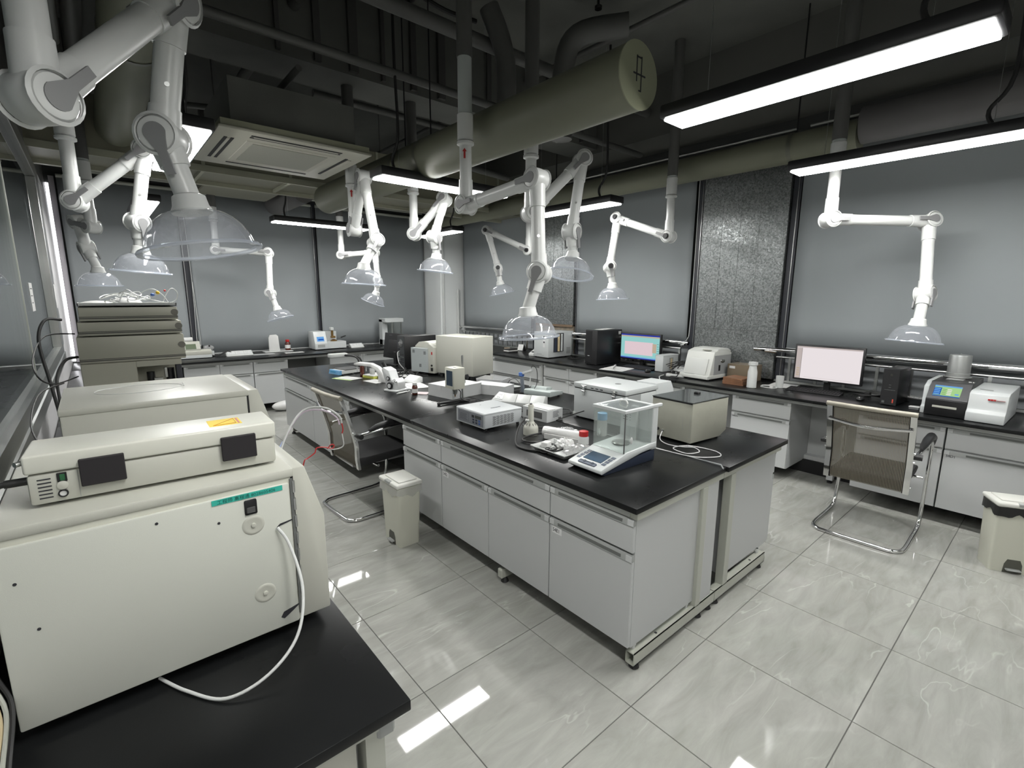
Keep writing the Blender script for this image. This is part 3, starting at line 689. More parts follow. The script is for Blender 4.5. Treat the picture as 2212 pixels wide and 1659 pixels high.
for xx, a in ((1.66, 0), (2.10, 0), (2.50, 0), (2.92, 0)): part('levelling_screw', MB().cyl((xx, 1.10, .09), (xx, 1.10, .118), .010).box(xx - .012, xx + .012, 1.092, 1.12, .10, .118), white_pl, fr)
for xx in (1.82, 2.80): part('screw_hole', MB().cyl((xx, 1.088, .0905), (xx, 1.088, .0912), .007), ink, fr)
# right bench
RBX = 4.53
def fr2(w): return [D(0, .5), D(.5, 1), O(0, .5), O(.5, 1)]
cabinet('grey base unit with silver drawer grips at the far end of the right bench', RBX, 5.80, -90, 1.12, .66, [('d', 0, 1, .50, .70), ('d', 0, 1, .30, .495), ('d', 0, 1, .12, .295)], gripm=grip_dark, darkgrip=True)
cabinet('right bench base unit under the grey boxy instrument', RBX, 4.63, -90, .92, .66, fr2(.92), tag=('54D4', .468, .53, False))
cabinet('right bench base unit numbered below the brown wooden stack', RBX, 2.06, -90, .52, .66, [D(0, 1), O(0, 1)], tag=('54D2', .01, .54, False))
cabinet('right bench base unit half hidden behind the right chair', RBX, 1.05, -90, .53, .66, [D(0, 1), O(0, 1)])
cabinet('wide right bench base unit beside the right bin', RBX, .515, -90, 1.0, .66, [D(0, 1), O(0, 1)], tag=('54D1', .012, .536, False))
cabinet('right bench base unit nearest the camera side', RBX, -.49, -90, 1.0, .66, [D(0, 1), O(0, 1)])
cabinet('right bench base unit hidden behind the cube centrifuge', RBX, 3.0, -90, .45, .66, [D(0, 1), O(0, 1)])
worktop(4.45, 5.20, 2.62, 5.72, 'black right bench worktop under the tower computer')
worktop(4.45, 5.20, -1.5, 2.616, 'black right bench worktop under the touch screen analyser')
f2 = thing('lab_table', 'pale steel structure and knee panels under the right bench', 'table', (0, 0, 0))
part('front_rail', B(4.515, 4.535, -1.5, 5.72, .724, .759, bev=.002), rail_al, f2)
part('post', B(4.52, 4.57, 4.64, 4.675, .03, .724), rail_al, f2)
part('knee_panel', B(5.05, 5.065, 1.06, 1.54, .13, .724), cab, f2); part('knee_panel', B(5.05, 5.065, 2.1, 3.68, .13, .724), cab, f2)
part('knee_rail', B(4.98, 5.05, 1.06, 1.54, .12, .16), cab_edge, f2)
part('leg', B(4.80, 4.85, 1.24, 1.29, .03, .16), cab_edge, f2)
for yy in (1.265, .0, 3.6, 4.65, -1.2): part('foot', MB().lathe([(.022, 0), (.022, .014), (.009, .018), (.009, .12)], (4.825, yy, 0), 12), rubber, f2)
part('plinth', B(4.95, 4.97, -1.5, 5.7, 0.0, .12), blackm, f2)
# far bench
FBY = 7.33
for (x0, w_, n_, lb) in ((-.2, .97, 2, 'far bench base unit at the left corner'), (.785, .80, 2, 'far bench base unit left of the leaflet, two drawers wide'), (1.59, .45, 1, 'far bench base unit beside the knee space'), (2.64, 1.05, 2, 'far bench base unit behind the desk lamp'), (3.70, 1.0, 2, 'far bench base unit at the right, behind the computer')):
    cabinet(lb, x0, FBY, 0, w_, .66, fr2(w_) if n_ == 2 else [D(0, 1), O(0, 1)])
worktop(-.26, 2.6, 7.25, 8.05, 'black far bench worktop on the left half')
worktop(2.604, 4.75, 7.25, 8.05, 'black far bench worktop on the right half')
f3 = thing('lab_table', 'steel structure with dark knee space below the far bench worktop', 'table', (0, 0, 0))
part('front_rail', B(-.26, 4.75, 7.315, 7.335, .724, .759), rail_al, f3)
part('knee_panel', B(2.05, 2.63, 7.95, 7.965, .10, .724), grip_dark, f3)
bag = MB(); bag.sphere((1.95, 7.25, .075), .1, (1.9, .8, .7), 18)
bb = solo('plastic_bag', bag, bag_m, 'white plastic bag on the floor under the far bench', 'bag')
# left bench
for (y0, w_, lb) in ((.93, 1.0, 'left bench base unit below the nearest chromatograph'), (1.95, 1.0, 'left bench base unit below the second chromatograph'), (2.97, 1.2, 'left bench base unit below the module stack'), (4.2, 1.4, 'left bench base unit towards the far wall')):
    cabinet(lb, .385, y0, 90, w_, .6, fr2(w_))
worktop(-.262, .42, .815, 4.2, 'black left bench worktop in the lower left foreground')
worktop(-.262, .42, 4.204, 7.24, 'black left bench worktop continuing to the far bench')
f4 = thing('lab_table', 'steel end structure below the near left worktop', 'table', (0, 0, 0))
part('top_beam', B(-.25, .385, .845, .885, .722, .759, bev=.002), steel_pt, f4)
part('end_cap', MB().box(.355, .395, .842, .915, .70, .757, bev=.006), grip, f4)
part('post', B(.33, .372, .85, .9, .03, .72), steel_pt, f4); part('post', B(.10, .14, .85, .9, .03, .72), steel_pt, f4)
part('base_beam', B(-.2, .39, .85, .895, .03, .09), steel_pt, f4)
part('side_panel', B(-.25, .315, .865, .88, .115, .715), cream_l, f4)
part('front_rail', B(.375, .39, .93, 7.2, .724, .759), rail_al, f4)
part('knob', MB().sphere((.345, .845, .58), .013), rubber, f4)

# ================================================================== left foreground instruments
# chromatograph 1: case x -.18...32, y 1.20..1.72, z .81..1.215
def chromatograph(label, loc, w, d, h, flare, full=True):
    # local x 0..w (depth towards the aisle), y 0..d, z 0..h
    t = thing('gas_chromatograph', label, 'laboratory instrument', loc)
    part('case', MB().box(0, w, 0, d, .0, h, bev=.006, seg=2), cream_l if not full else cream, t)
    part('lid', MB().box(-.002, w + .006, -.004, d + .004, h - .016, h + .006, bev=.005, seg=2), cream_l, t)
    # front door block, slanted
    P = [(w + .004, -.0), (w + flare, -.0), (w + flare, h * .66), (w + flare * .45, h + .004), (w + .004, h + .004)]
    part('front_door', MB().prism([(a, b) for a, b in P], .004, d, 'y', bev=.004), cream_l, t)
    part('door_gap', MB().box(w - .003, w + .005, .002, d - .002, .004, h + .002), blackm, t)
    for xx in (.05, w - .05):
        for yy in (.05, d - .05): part('foot', MB().cyl((xx, yy, -.025), (xx, yy, .002), .018, seg=12), rubber, t)
    return t
g1 = chromatograph('large grey cream gas chromatograph in the left foreground with teal tape', (-.185, 1.20, .81), .505, .52, .40, .075)
pn1 = part('side_panel', MB().box(-.01, .498, -.006, .004, .002, .372, bev=.004, seg=2), mat('panel enamel', (.50, .51, .46), .42, bump=.06, bscale=500), g1)
part('side_hinge', MB().box(.5, .507, -.004, .002, .02, .38), grip_dark, g1)
for zz in [k * .045 + .03 for k in range(8)]: part('hinge_knuckle', MB().cyl((.508, -.004, zz), (.508, -.004, zz + .03), .0035, seg=8), steel, g1)
def onside(px, pz): return (px + .185, pz - .81)
for (a, b) in ((.413, .290), (.425, .11)):
    part('dimple', MB().lathe([(.024, 0), (.021, .0018), (.017, .0018), (.009, .0005), (.0055, .0005), (.0045, .004), (.001, .0045)], (a, -.006, b), 24, (0, -1, 0)), cream_l, pn1)
part('latch', MB().box(.398, .424, -.0085, -.0055, .318, .354, bev=.003, seg=2), black, pn1)
part('latch_button', MB().box(.402, .42, -.0092, -.0082, .323, .336, bev=.001), mat('button grey', (.07, .07, .07), .5), pn1)
tp = part('tape', MB().box(.335, .482, -.0072, -.0062, .3585, .3710), teal, g1, label='teal tape with handwriting')
for (a, b, c) in ((.04, .2, 1), (.235, .35, 1), (.345, .316, 1), (.02, .30, 0)):
    part('screw_hole', MB().cyl((a, -.0068, b), (a, -.0055, b), .003, seg=10), ink, pn1)
part('slot', MB().prism([(.462, .268), (.470, .275), (.498, .279), (.498, .276), (.470, .270)], -.0072, -.0055, 'y'), ink, pn1)
part('slot', MB().prism([(.455, .030), (.462, .042), (.498, .05), (.498, .047), (.475, .032), (.462, .024)], -.0072, -.0055, 'y'), ink, pn1)
text('tape_text', '工程师 高程通 8028605406', .0105, g1, mat('tape ink', (.0, .09, .07), .7), (.345, -.0076, .3608), (90, 0, 0), .0001)
# white tube hanging from the case to the bench
solo('white_tube', MB().tube([(.277, 1.188, 1.08), (.295, 1.165, 1.04), (.302, 1.11, .95), (.27, 1.06, .87), (.20, 1.04, .82), (.12, 1.06, .794), (.06, 1.14, .792), (.02, 1.22, .792)], .0035, 10, smooth=8), white_pl, 'thin white tube curving from the chromatograph side down to the black worktop', 'tube')
# long cream box on top (slightly turned)
bx = thing('lidded_box', 'long cream lidded instrument box with two black latches and yellow warning sticker', 'laboratory instrument', (-.135, 1.275, 1.2225), -2.5)
LW = .44
part('base', MB().box(0, LW, 0, .135, .0, .062, bev=.006, seg=2), cream_l, bx)
part('lid', MB().box(-.003, LW + .003, -.003, .138, .064, .102, bev=.005, seg=3), mat('box cream', (.56, .56, .50), .4), bx)
for xx in (.04, LW - .04): part('foot', MB().cyl((xx, .03, -.006), (xx, .03, .001), .01), rubber, bx)
for a in (.078, .325): part('latch_cover', MB().box(a, a + .072, -.012, -.003, .026, .082, bev=.0015), mat('velcro black', (.010, .008, .010), .75), bx)
for k in range(6): part('vent_slot', MB().box(.014, .034, -.0006, .001, .012 + k * .0075, .0145 + k * .0075), ink, bx)
part('panel_line', MB().box(.0735, .0745, -.0006, .001, .004, .06), grip, bx)
part('switch_frame', MB().box(.043, .058, -.003, .0, .041, .060, bev=.001), black, bx)
part('switch_rocker', MB().box(.047, .055, -.0045, -.002, .044, .057, bev=.001), greenpl, bx)
part('knob', MB().lathe([(.009, 0), (.009, .003), (.007, .004)], (.050, 0, .034), 16, (0, -1, 0)), cream_l, bx)
part('gauge_ring', MB().lathe([(.008, 0), (.008, .004), (.0055, .004), (.0055, .002)], (.049, 0, .0175), 18, (0, -1, 0)), black, bx)
part('gauge_face', MB().cyl((.049, -.0022, .0175), (.049, 0, .0175), .0056), paper, bx)
part('warning_sticker', MB().box(.310, .378, .030, .098, .1018, .1024), yellow, bx, label='yellow warning sticker')
tr_ = MB(); tr_.tube([(.318, .036, .1027), (.366, .040, .1027), (.366, .090, .1027)], .0008, 5, closed=True); part('warning_triangle', tr_, mat('sticker orange', (.5, .2, .02), .6), bx)
part('warning_bar', MB().box(.370, .374, .036, .092, .1022, .1028), red, bx)
part('power_plug', MB().cyl((-.035, .03, .045), (0, .03, .045), .008).cyl((-.07, .03, .04), (-.035, .03, .045), .006), rubber, bx)
part('hinge', MB().cyl((-.012, .0, .088), (0, .01, .088), .005), steel, bx)
# chromatograph 2 behind
g2 = chromatograph('second cream chromatograph behind the lidded box, sloping front door', (-.115, 1.96, .81), .51, .46, .47, .085, full=False)
solo('capillary_coil', MB().tube([(.1 + .13 * math.cos(a * .5), 2.18 + .10 * math.sin(a * .5), 1.291 + .0006 * a) for a in range(0, 14)], .0012, 6, smooth=3), white_pl, 'thin clear tube coiled on top of the second chromatograph', 'tube')
# vertical column unit left side gap: cables
for k in range(7):
    solo('instrument_cable', MB().tube([(-.19 - .008 * (k % 3), 1.75 + .03 * k, 1.0 + .02 * k), (-.235, 1.8 + .05 * k, .93), (-.2 + .008 * k, 1.9 + .04 * k, .86), (-.235 + .01 * k, 1.70 + .05 * k, .83), (-.20, 1.95 + .06 * k, .80)], .004 + .001 * (k % 2), 6, smooth=6), rubber if k % 3 else steel_pt, 'cable bundled behind the instruments along the partition', 'cable', group='bundled cables along the partition')
for k in range(6):
    xx = -.205 - .009 * k
    solo('loose_cable', MB().tube([(xx, 1.30 + .02 * k, 1.05), (xx - .01, 1.22, .95), (xx + .008, 1.19, .88 - .01 * k), (xx, 1.12 + .01 * k, .80), (xx + .006, 1.02, .7885 + .0005 * k)], .004, 6, smooth=6), [rubber, steel_pt, tan][k % 3], 'cable hanging beside the near chromatograph at the left picture edge', 'cable', group='hanging cables at the left picture edge')
solo('power_cable', MB().tube([(-.205, 1.30, 1.267), (-.235, 1.22, 1.25), (-.24, 1.1, 1.2)], .007, 8, smooth=6), rubber, 'thick black plug cable at the left end of the lidded box', 'cable')
solo('power_cable', MB().tube([(-.13, 3.4, 1.5), (-.19, 3.35, 1.50), (-.22, 3.3, 1.40), (-.20, 3.25, 1.2), (-.18, 3.2, 1.0), (-.18, 3.2, .8)], .007, 8, smooth=6), rubber, 'thick black cable arching from the module stack down to the bench', 'cable')
solo('power_cable', MB().tube([(-.09, 3.45, 1.30), (-.14, 3.4, 1.29), (-.175, 3.3, 1.22), (-.175, 3.22, 1.1), (-.17, 3.2, .8)], .007, 8, smooth=6), rubber, 'second black cable leaving the lower modules of the stack', 'cable')
solo('signal_cable', MB().tube([(-.09, 3.5, 1.42), (-.2, 3.4, 1.42), (-.235, 3.1, 1.34), (-.22, 3.0, 1.26), (-.18, 3.2, 1.2), (-.10, 3.42, 1.2)], .0035, 6, smooth=6), rubber, 'thin grey loop cable beside the partition', 'cable')
solo('signal_cable', MB().tube([(-.15, 3.2, 1.2), (-.22, 2.9, 1.2), (-.235, 2.6, 1.12), (-.19, 2.45, 1.05), (-.14, 2.44, 1.04)], .0035, 6, smooth=6), rubber, 'thin cable loop hanging behind the second chromatograph', 'cable')

# HPLC stack: separate modules, each rests on the next
HX = [(-.075, .368), (-.07, .372), (-.06, .372), (-.06, .372)]
def module(label, x0, x1, z0, z1, wtab=True, open_=False):
    t = thing('stack_module', label, 'laboratory instrument', (x0, 3.40, z0)); w_ = x1 - x0; h = z1 - z0
    if open_:
        m = MB(); m.box(0, .235, 0, .345, 0, h - .0, bev=.003).box(.235, w_, .0, .345, h - .032, h).box(.235, w_, .20, .345, 0, h - .032); part('case', m, taupe, t)
        part('opening', MB().box(.236, w_ - .004, .0, .2, 0, .02), black, t)
        part('valve', MB().cyl((.30, .10, .02), (.30, .10, .40), .02).cyl((.39, .06, .02), (.39, .06, .42), .022), black, t)
        part('bracket', MB().box(w_ - .03, w_ - .002, .001, .05, .02, h - .034, bev=.003), mat('dark frame', (.03, .032, .04), .4), t)
        part('fitting', MB().box(.36, .375, .02, .035, .37, .43, bev=.002).box(.31, .35, .03, .06, .35, .37), steel, t)
    else:
        m = MB(); m.box(0, w_, 0, .345, 0, h - .004, bev=.004, seg=2); part('case', m, taupe, t)
        m = MB(); m.box(-.0, w_ + .001, -.0015, .3465, .012, .016); m.box(0, w_, -.0015, .3465, .020, .023); part('groove', m, ink, t)
        if wtab: part('finger_grip', MB().cyl((w_ - .014, -.002, h * .55), (w_ - .014, .002, h * .55), .018, seg=24), mat('grip taupe', (.16, .155, .13), .5), t)
    return t
module('lowest taupe module of the stack with an open bay', -.085, .36, T + .0, 1.262, open_=True)
module('tall taupe module above the open bay of the stack', -.085, .385, 1.264, 1.409)
module('taupe module second from the top of the stack', -.073, .38, 1.411, 1.487)
module('uppermost flat taupe module of the stack', -.062, .368, 1.489, 1.565)
tr = thing('solvent_tray', 'pale tray lid on top of the module stack', 'tray', (-.062, 3.40, 1.566)); part('tray', MB().box(0, .43, 0, .345, 0, .004).box(0, .43, 0, .004, 0, .018).box(0, .43, .341, .345, 0, .018).box(0, .004, 0, .345, 0, .018).box(.426, .43, 0, .345, 0, .018), mat('pale grey tray', (.42, .43, .42), .4), tr)
for k in range(7):
    cx = .10 + .035 * (k % 4); cy = 3.5 + .04 * (k % 3); r_ = .05 + .012 * (k % 3)
    solo('coiled_tube', MB().tube([(cx + r_ * math.cos(a) * (1 + .1 * math.sin(k + a)), cy + r_ * .8 * math.sin(a), 1.585 + .008 * k + .012 * math.sin(a * 2 + k)) for a in [i * .7 for i in range(10)]], .0028, 6, smooth=3), white_pl, 'white tube coiled in the tray on the module stack', 'tube', group='white tubes coiled on the stack')
solo('white_tube', MB().tube([(.19, 3.5, 1.60), (.22, 3.48, 1.64), (.27, 3.46, 1.66), (.31, 3.45, 1.63), (.335, 3.45, 1.585)], .0025, 6, smooth=6), white_pl, 'white tube arching over the tray with a blue fitting', 'tube')
solo('white_tube', MB().tube([(.31, 3.46, 1.585), (.33, 3.46, 1.63), (.36, 3.46, 1.665), (.385, 3.46, 1.64), (.375, 3.46, 1.60), (.345, 3.46, 1.582)], .0025, 6, smooth=6), white_pl, 'white tube loop at the right end of the tray with a red clip', 'tube')
solo('white_tube', MB().tube([(.12, 3.5, 1.60), (.15, 3.47, 1.655), (.19, 3.45, 1.63), (.26, 3.44, 1.60), (.33, 3.44, 1.582)], .0025, 6, smooth=6), white_pl, 'white tube rising in a peak over the tray', 'tube')
solo('tube_fitting', MB().sphere((.265, 3.44, 1.628), .011, (1, 1, .8)), blue, 'blue plastic fitting above the stack tray', 'fitting')
solo('tube_fitting', MB().sphere((.29, 3.44, 1.640), .010, (1, 1, 1)), mat('yellow plastic', (.65, .42, .02), .4), 'yellow plastic fitting above the stack tray', 'fitting')
solo('tube_clip', MB().sphere((.325, 3.45, 1.652), .006), red, 'tiny red clip on the looped tube above the stack', 'fitting')
bg_ = MB(); bg_.sphere((.02, 3.52, 1.575), .06, (1.3, 1, .35), 14); bg_.sphere((.15, 3.54, 1.58), .06, (1.2, 1, .55), 14)
solo('film_bundle', bg_, bag_m, 'white plastic film bundle in the stack tray', 'film')
# tubes arching in the aisle (red, white, blue), held by the chromatograph door
solo('white_tube', MB().tube([(.42, 2.1, .80), (.50, 2.15, .88), (.60, 2.25, 1.02), (.70, 2.33, 1.095), (.78, 2.28, 1.105), (.84, 2.26, 1.06), (.855, 2.268, 1.02)], .0045, 8, smooth=8), white_pl, 'outer white tube arching over the aisle beside the left chair', 'tube')
solo('white_tube', MB().tube([(.42, 2.12, .79), (.50, 2.17, .86), (.60, 2.27, 1.0), (.70, 2.35, 1.078), (.78, 2.30, 1.088), (.835, 2.28, 1.05), (.85, 2.285, 1.01)], .0035, 8, smooth=8), mat('lilac tube', (.6, .5, .6), .4), 'inner lilac tinted tube arching over the aisle', 'tube')
solo('red_tube', MB().tube([(.855, 2.27, 1.02), (.862, 2.275, .985), (.858, 2.28, .965)], .0032, 8, smooth=4), red, 'short red tube end below the white arch', 'tube')
solo('white_tube', MB().tube([(.858, 2.28, .965), (.862, 2.28, .93), (.866, 2.29, .90), (.85, 2.30, .885), (.82, 2.32, .88), (.80, 2.33, .885)], .0028, 8, smooth=5), white_pl, 'short clear tube hanging under the red tube end', 'tube')
solo('red_tube', MB().tube([(.80, 2.33, .885), (.815, 2.32, .905), (.83, 2.32, .90), (.82, 2.32, .885), (.79, 2.33, .895), (.75, 2.33, .90), (.735, 2.32, .88), (.70, 2.32, .86), (.68, 2.3, .86), (.67, 2.3, .83), (.64, 2.25, .815), (.55, 2.15, .815), (.43, 2.1, .80)], .003, 8, smooth=6), red, 'looping red tube hanging beside the left chair back', 'tube')
solo('blue_tube', MB().tube([(.42, 2.3, .79), (.50, 2.35, .81), (.56, 2.4, .83), (.53, 2.42, .82), (.58, 2.5, .83), (.64, 2.6, .84), (.68, 2.65, .87)], .0028, 8, smooth=6), mat('pale blue tube', (.25, .33, .6), .4), 'pale blue tube curling over the left bench edge', 'tube')

# ================================================================== things on the island
def inst(name, label, cat, x, y, rz=-90, z=T): return thing(name, label, cat, (x, y, z), rz)
def feet(t, w, d, h=.012, r=.010, i=.02):
    for a in (i, w - i):
        for b in (i, d - i): part('foot', MB().cyl((a, b, 0), (a, b, h), r, seg=10), rubber, t)
# desk lamp
t = inst('desk_lamp', 'small desk lamp with white head and black gooseneck at the far end of the island', 'lamp', 2.29, 5.42, 0)
part('base', MB().cyl((0, 0, 0), (0, 0, .015), .055, seg=24), black, t)
for q_ in (0, .03): part('gooseneck', MB().tube([(q_, 0, .01), (q_, .0, .08), (q_ - .01, .05, .13), (q_ - .05, .15, .145), (q_ - .08, .25, .14)], .011, 10, smooth=6), rubber, t)
part('lamp_head', MB().box(-.25, -.03, .22, .32, .120, .165, bev=.012, seg=2), white_pl, t)
# scale with blue display
t = inst('bench_scale', 'low white scale with a bright blue display at the front', 'scale', 1.905, 5.27, -90 + 12)
part('body', MB().box(0, .20, 0, .26, .008, .048, bev=.004), mat('scale white', (.5, .51, .5), .4), t)
part('platform', MB().box(-.003, .203, .04, .263, .048, .056, bev=.002), mat('scale plate', (.09, .09, .09), .35), t)
part('display', MB().prism([(-.03, .004), (0, .006), (.0, .05), (-.018, .045)], 0, .20, 'x'), skyblue, t)
part('display_window', MB().box(.03, .13, -.0285, -.026, .022, .04), mat('lcd blue', (.10, .35, .6), .2), t); feet(t, .2, .26, .008)
# brown flask with stopper
def bottle(name, label, x, y, z, r, h, neck, m, capm, caph, cat='bottle', lab=None):
    t = thing(name, label, cat, (x, y, z))
    part('body', MB().lathe([(r * .9, 0), (r, .004), (r, h * .62), (r * .85, h * .72), (neck, h * .82), (neck, h - caph * .3)], (0, 0, 0), 24), m, t)
    part('cap', MB().lathe([(neck * 1.15, h - caph), (neck * 1.25, h - caph + .002), (neck * 1.25, h - .002), (neck * 1.1, h)], (0, 0, 0), 20), capm, t)
    if lab: part('paper_label', MB().lathe([(r + .0006, h * .18), (r + .0006, h * .5)], (0, 0, 0), 24, capends=False), paper, t, label='white paper label')
    return t
bottle('brown_bottle', 'tall brown bottle with dark stopper before the two beakers', 2.07, 4.83, T, .024, .155, .011, amber, amber, .02)
bottle('brown_bottle', 'small brown bottle with white cap beside the refractometer', 2.035, 3.665, T, .024, .108, .016, amber, white_pl, .022, lab=1)
def beaker(label, x, y, r, h, z=T):
    t = thing('beaker', label, 'beaker', (x, y, z)); part('glass', MB().lathe([(r, 0), (r, h - .004), (r + .003, h), (r - .001, h), (r - .002, .003), (.001, .003)], (0, 0, 0), 24, capends=False), film_m, t)
    part('liquid', MB().cyl((0, 0, .004), (0, 0, h * .55), r - .003, seg=20), mat('clear liquid', (.5, .52, .45), .1), t)
yb = thing('reagent_box', 'yellow and white reagent box under the beakers', 'box', (2.10, 4.63, T), 15); part('tray', MB().box(0, .20, 0, .17, 0, .026, bev=.002), mat('lime yellow', (.50, .52, .10), .5), yb); part('cover', MB().box(.003, .197, .003, .167, .026, .034), paper, yb); part('latch', MB().box(.05, .07, -.003, 0, .010, .022), ink, yb)
beaker('left glass beaker on the yellow reagent box', 2.145, 4.75, .028, .062, T + .034); beaker('right glass beaker beside the brown stoppered bottle', 2.27, 4.86, .03, .06, T)
def sheet(label, cx, cy, rz, w, d, z=T, n=3, m=paper, lines=True, name='paper_sheet'):
    t = thing(name, label, 'paper', (cx, cy, z + .0004), rz); part('sheet', MB().box(-w / 2, w / 2, -d / 2, d / 2, 0, .0006 * n), m, t)
    if lines: part('print', MB().box(-w * .38, w * .38, -d * .3, -d * .28, .0006 * n, .0006 * n + .0002).box(-w * .38, w * .2, -d * .1, -d * .08, .0006 * n, .0006 * n + .0002).box(-w * .38, w * .3, d * .1, d * .12, .0006 * n, .0006 * n + .0002), ink, t)
sheet('white paper on a green folder before the brown bottle', 1.93, 4.83, 20, .14, .24, T + .003, lines=False)
sheet('pale green folder under the white paper', 1.90, 4.84, 22, .14, .26, T, m=mat('green folder', (.45, .6, .25), .6), lines=False, name='folder')
sheet('white sheet left behind the refractometer', 2.06, 4.50, 10, .14, .22, lines=False)
sheet('printed sheet right behind the refractometer', 2.25, 4.05, -10, .20, .30)
sheet('small white card beside the computer cables', 2.46, 4.62, 0, .10, .15, lines=False)
# refractometer
t = inst('refractometer', 'grey white refractometer with slanted eyepiece and two round knobs', 'laboratory instrument', 1.90, 3.985, -72)
part('base', MB().box(-.005, .15, .0, .17, 0, .018, bev=.006, seg=2), mat('pale grey', (.50, .51, .51), .4), t)
part('body', MB().prism([(.01, .018), (.14, .018), (.145, .085), (.11, .12), (.07, .10), (.035, .185), (-.035, .21), (-.05, .185), (-.025, .12)], .03, .13, 'y', bev=.006), mat('pale grey', (.50, .51, .51), .4), t)
part('knob', MB().lathe([(.030, 0), (.032, .004), (.032, .014), (.026, .016)], (.055, .03, .05), 24, (0, -1, 0)), black, t)
part('knob_face', MB().cyl((.055, .016, .05), (.055, .011, .05), .019, seg=20), mat('pale grey', (.50, .51, .51), .4), t)
part('scale_window', MB().lathe([(.017, 0), (.019, .003), (.019, .009), (.014, .010)], (.035, .03, .115), 20, (0, -1, 0)), black, t)
part('scale_face', MB().cyl((.035, .021, .115), (.035, .018, .115), .012, seg=20), mat('pale grey', (.50, .51, .51), .4), t)
part('eyepiece', MB().cyl((-.045, .08, .195), (-.07, .08, .235), .016, .018).cyl((-.065, .08, .225), (-.074, .08, .243), .02), black, t)
part('small_knob', MB().cyl((.09, .03, .085), (.09, .012, .085), .008).cyl((.13, .03, .095), (.13, .012, .095), .007), chrome, t)
# curved white arm instrument
t = inst('curved_stand', 'white arched instrument arm behind the refractometer', 'laboratory instrument', 2.12, 4.36, 120)
part('arch', MB().prism([(.0, .0), (.09, .0), (.085, .06), (.11, .115), (.17, .15), (.36, .158), (.37, .175), (.32, .19), (.17, .185), (.08, .15), (.02, .08)], -.03, .03, 'y', bev=.008), mat('cloth white', (.6, .6, .59), .4), t)
part('probe', MB().cyl((.345, 0, .158), (.345, 0, .09), .008).cyl((.24, 0, .155), (.24, 0, .10), .006), mat('pale grey', (.50, .51, .51), .4), t)
sy = MB(); sy.cyl((0, 0, .008), (.10, .03, .008), .0075).cyl((.10, .03, .008), (.13, .039, .008), .003).cyl((.128, .038, .008), (.131, .039, .008), .009).cyl((0, 0, .008), (-.02, -.006, .008), .002)
solo('syringe', sy, white_pl, 'small white syringe lying between refractometer and brown bottle', 'syringe', (1.93, 3.77, T), 0)
# socket wedges
def socket_box(name, label, x, y, rz, n, w=.085, z=T):
    t = inst(name, label, 'socket', x, y, rz, z); L = n * w + .02
    part('housing', MB().prism([(0, 0), (.115, 0), (.115, .05), (.095, .062), (.008, .012)], 0, L, 'x', bev=.002), white_pl, t)
    Mr = Matrix.Translation((0, .008, .0125)) @ Matrix.Rotation(math.atan2(.05, .087), 4, 'X')
    for k in range(n):
        a = .01 + k * w
        part('socket_plate', MB().box(a + .003, a + w - .003, .012, .09, 0, .003, bev=.001, M=Mr), mat('socket white', (.62, .63, .63), .35), t)
        q = MB()
        for (u, v) in ((.032, .03), (.05, .03), (.032, .064), (.05, .064)): q.box(a + u - .002, a + u + .002, v - .004, v + .004, .0028, .0036, M=Mr)
        part('socket_holes', q, ink, t)
    return t
socket_box('socket_box', 'white double socket box behind the small brown bottle', 2.27, 4.34, -85, 2)
# monitor seen from behind
t = inst('monitor', 'black monitor seen from behind at the far end of the island', 'monitor', 2.79, 5.47, 8)
part('stand_base', MB().box(-.09, .09, -.12, .12, 0, .012, bev=.004), black, t)
part('stand_neck', MB().box(-.02, .02, -.03, .03, .01, .16, bev=.005), black, t)
Mt = Matrix.Rotation(math.radians(8), 4, 'Y')
part('panel', MB().box(-.01, .02, -.28, .28, .07, .385, bev=.006, seg=2, M=Mt), black, t)
part('back_shell', MB().box(-.03, -.01, -.16, .16, .12, .30, bev=.008, seg=2, M=Mt), blackm, t)
part('brand_plate', MB().box(-.0112, -.0098, .12, .18, .35, .362, M=Mt), mat('dark grey plate', (.06, .06, .065), .4), t)
part('screen', MB().box(.0202, .021, -.265, .265, .085, .37, M=Mt), lcd, t)
# tower computer with rear ports
t = inst('computer_tower', 'black computer tower with rear ports beside the cream instrument', 'computer', 2.66, 5.17, -90)
part('case', MB().box(0, .17, 0, .42, .008, .385, bev=.004, seg=2), black, t)
part('rear_plate', MB().box(.006, .164, -.002, .001, .02, .375), mat('rear metal', (.10, .105, .11), .4, .6), t)
part('psu_fan', MB().lathe([(.05, 0), (.05, .003), (.044, .003), (.044, .001)], (.085, -.002, .30), 24, (0, -1, 0)).lathe([(.03, 0), (.03, .003), (.026, .003)], (.085, -.002, .30), 20, (0, -1, 0)), chrome, t)
for k, (a, b, c, d) in enumerate(((.02, .06, .20, .24), (.02, .05, .15, .19), (.07, .15, .17, .175), (.07, .15, .14, .145), (.07, .15, .11, .115), (.02, .06, .09, .13), (.07, .15, .08, .085))): part('port', MB().box(a, b, -.005, -.001, c, d), [ink, steel][k % 2], t)
feet(t, .17, .42, .009)
solo('cable_bundle', MB().tube([(2.64, 5.08, 1.0), (2.58, 5.02, .98), (2.56, 4.95, .88), (2.60, 4.9, .80), (2.5, 4.8, .795), (2.38, 4.9, .795)], .005, 7, smooth=6), white_pl, 'white cable looping from the tower ports to the worktop', 'cable')
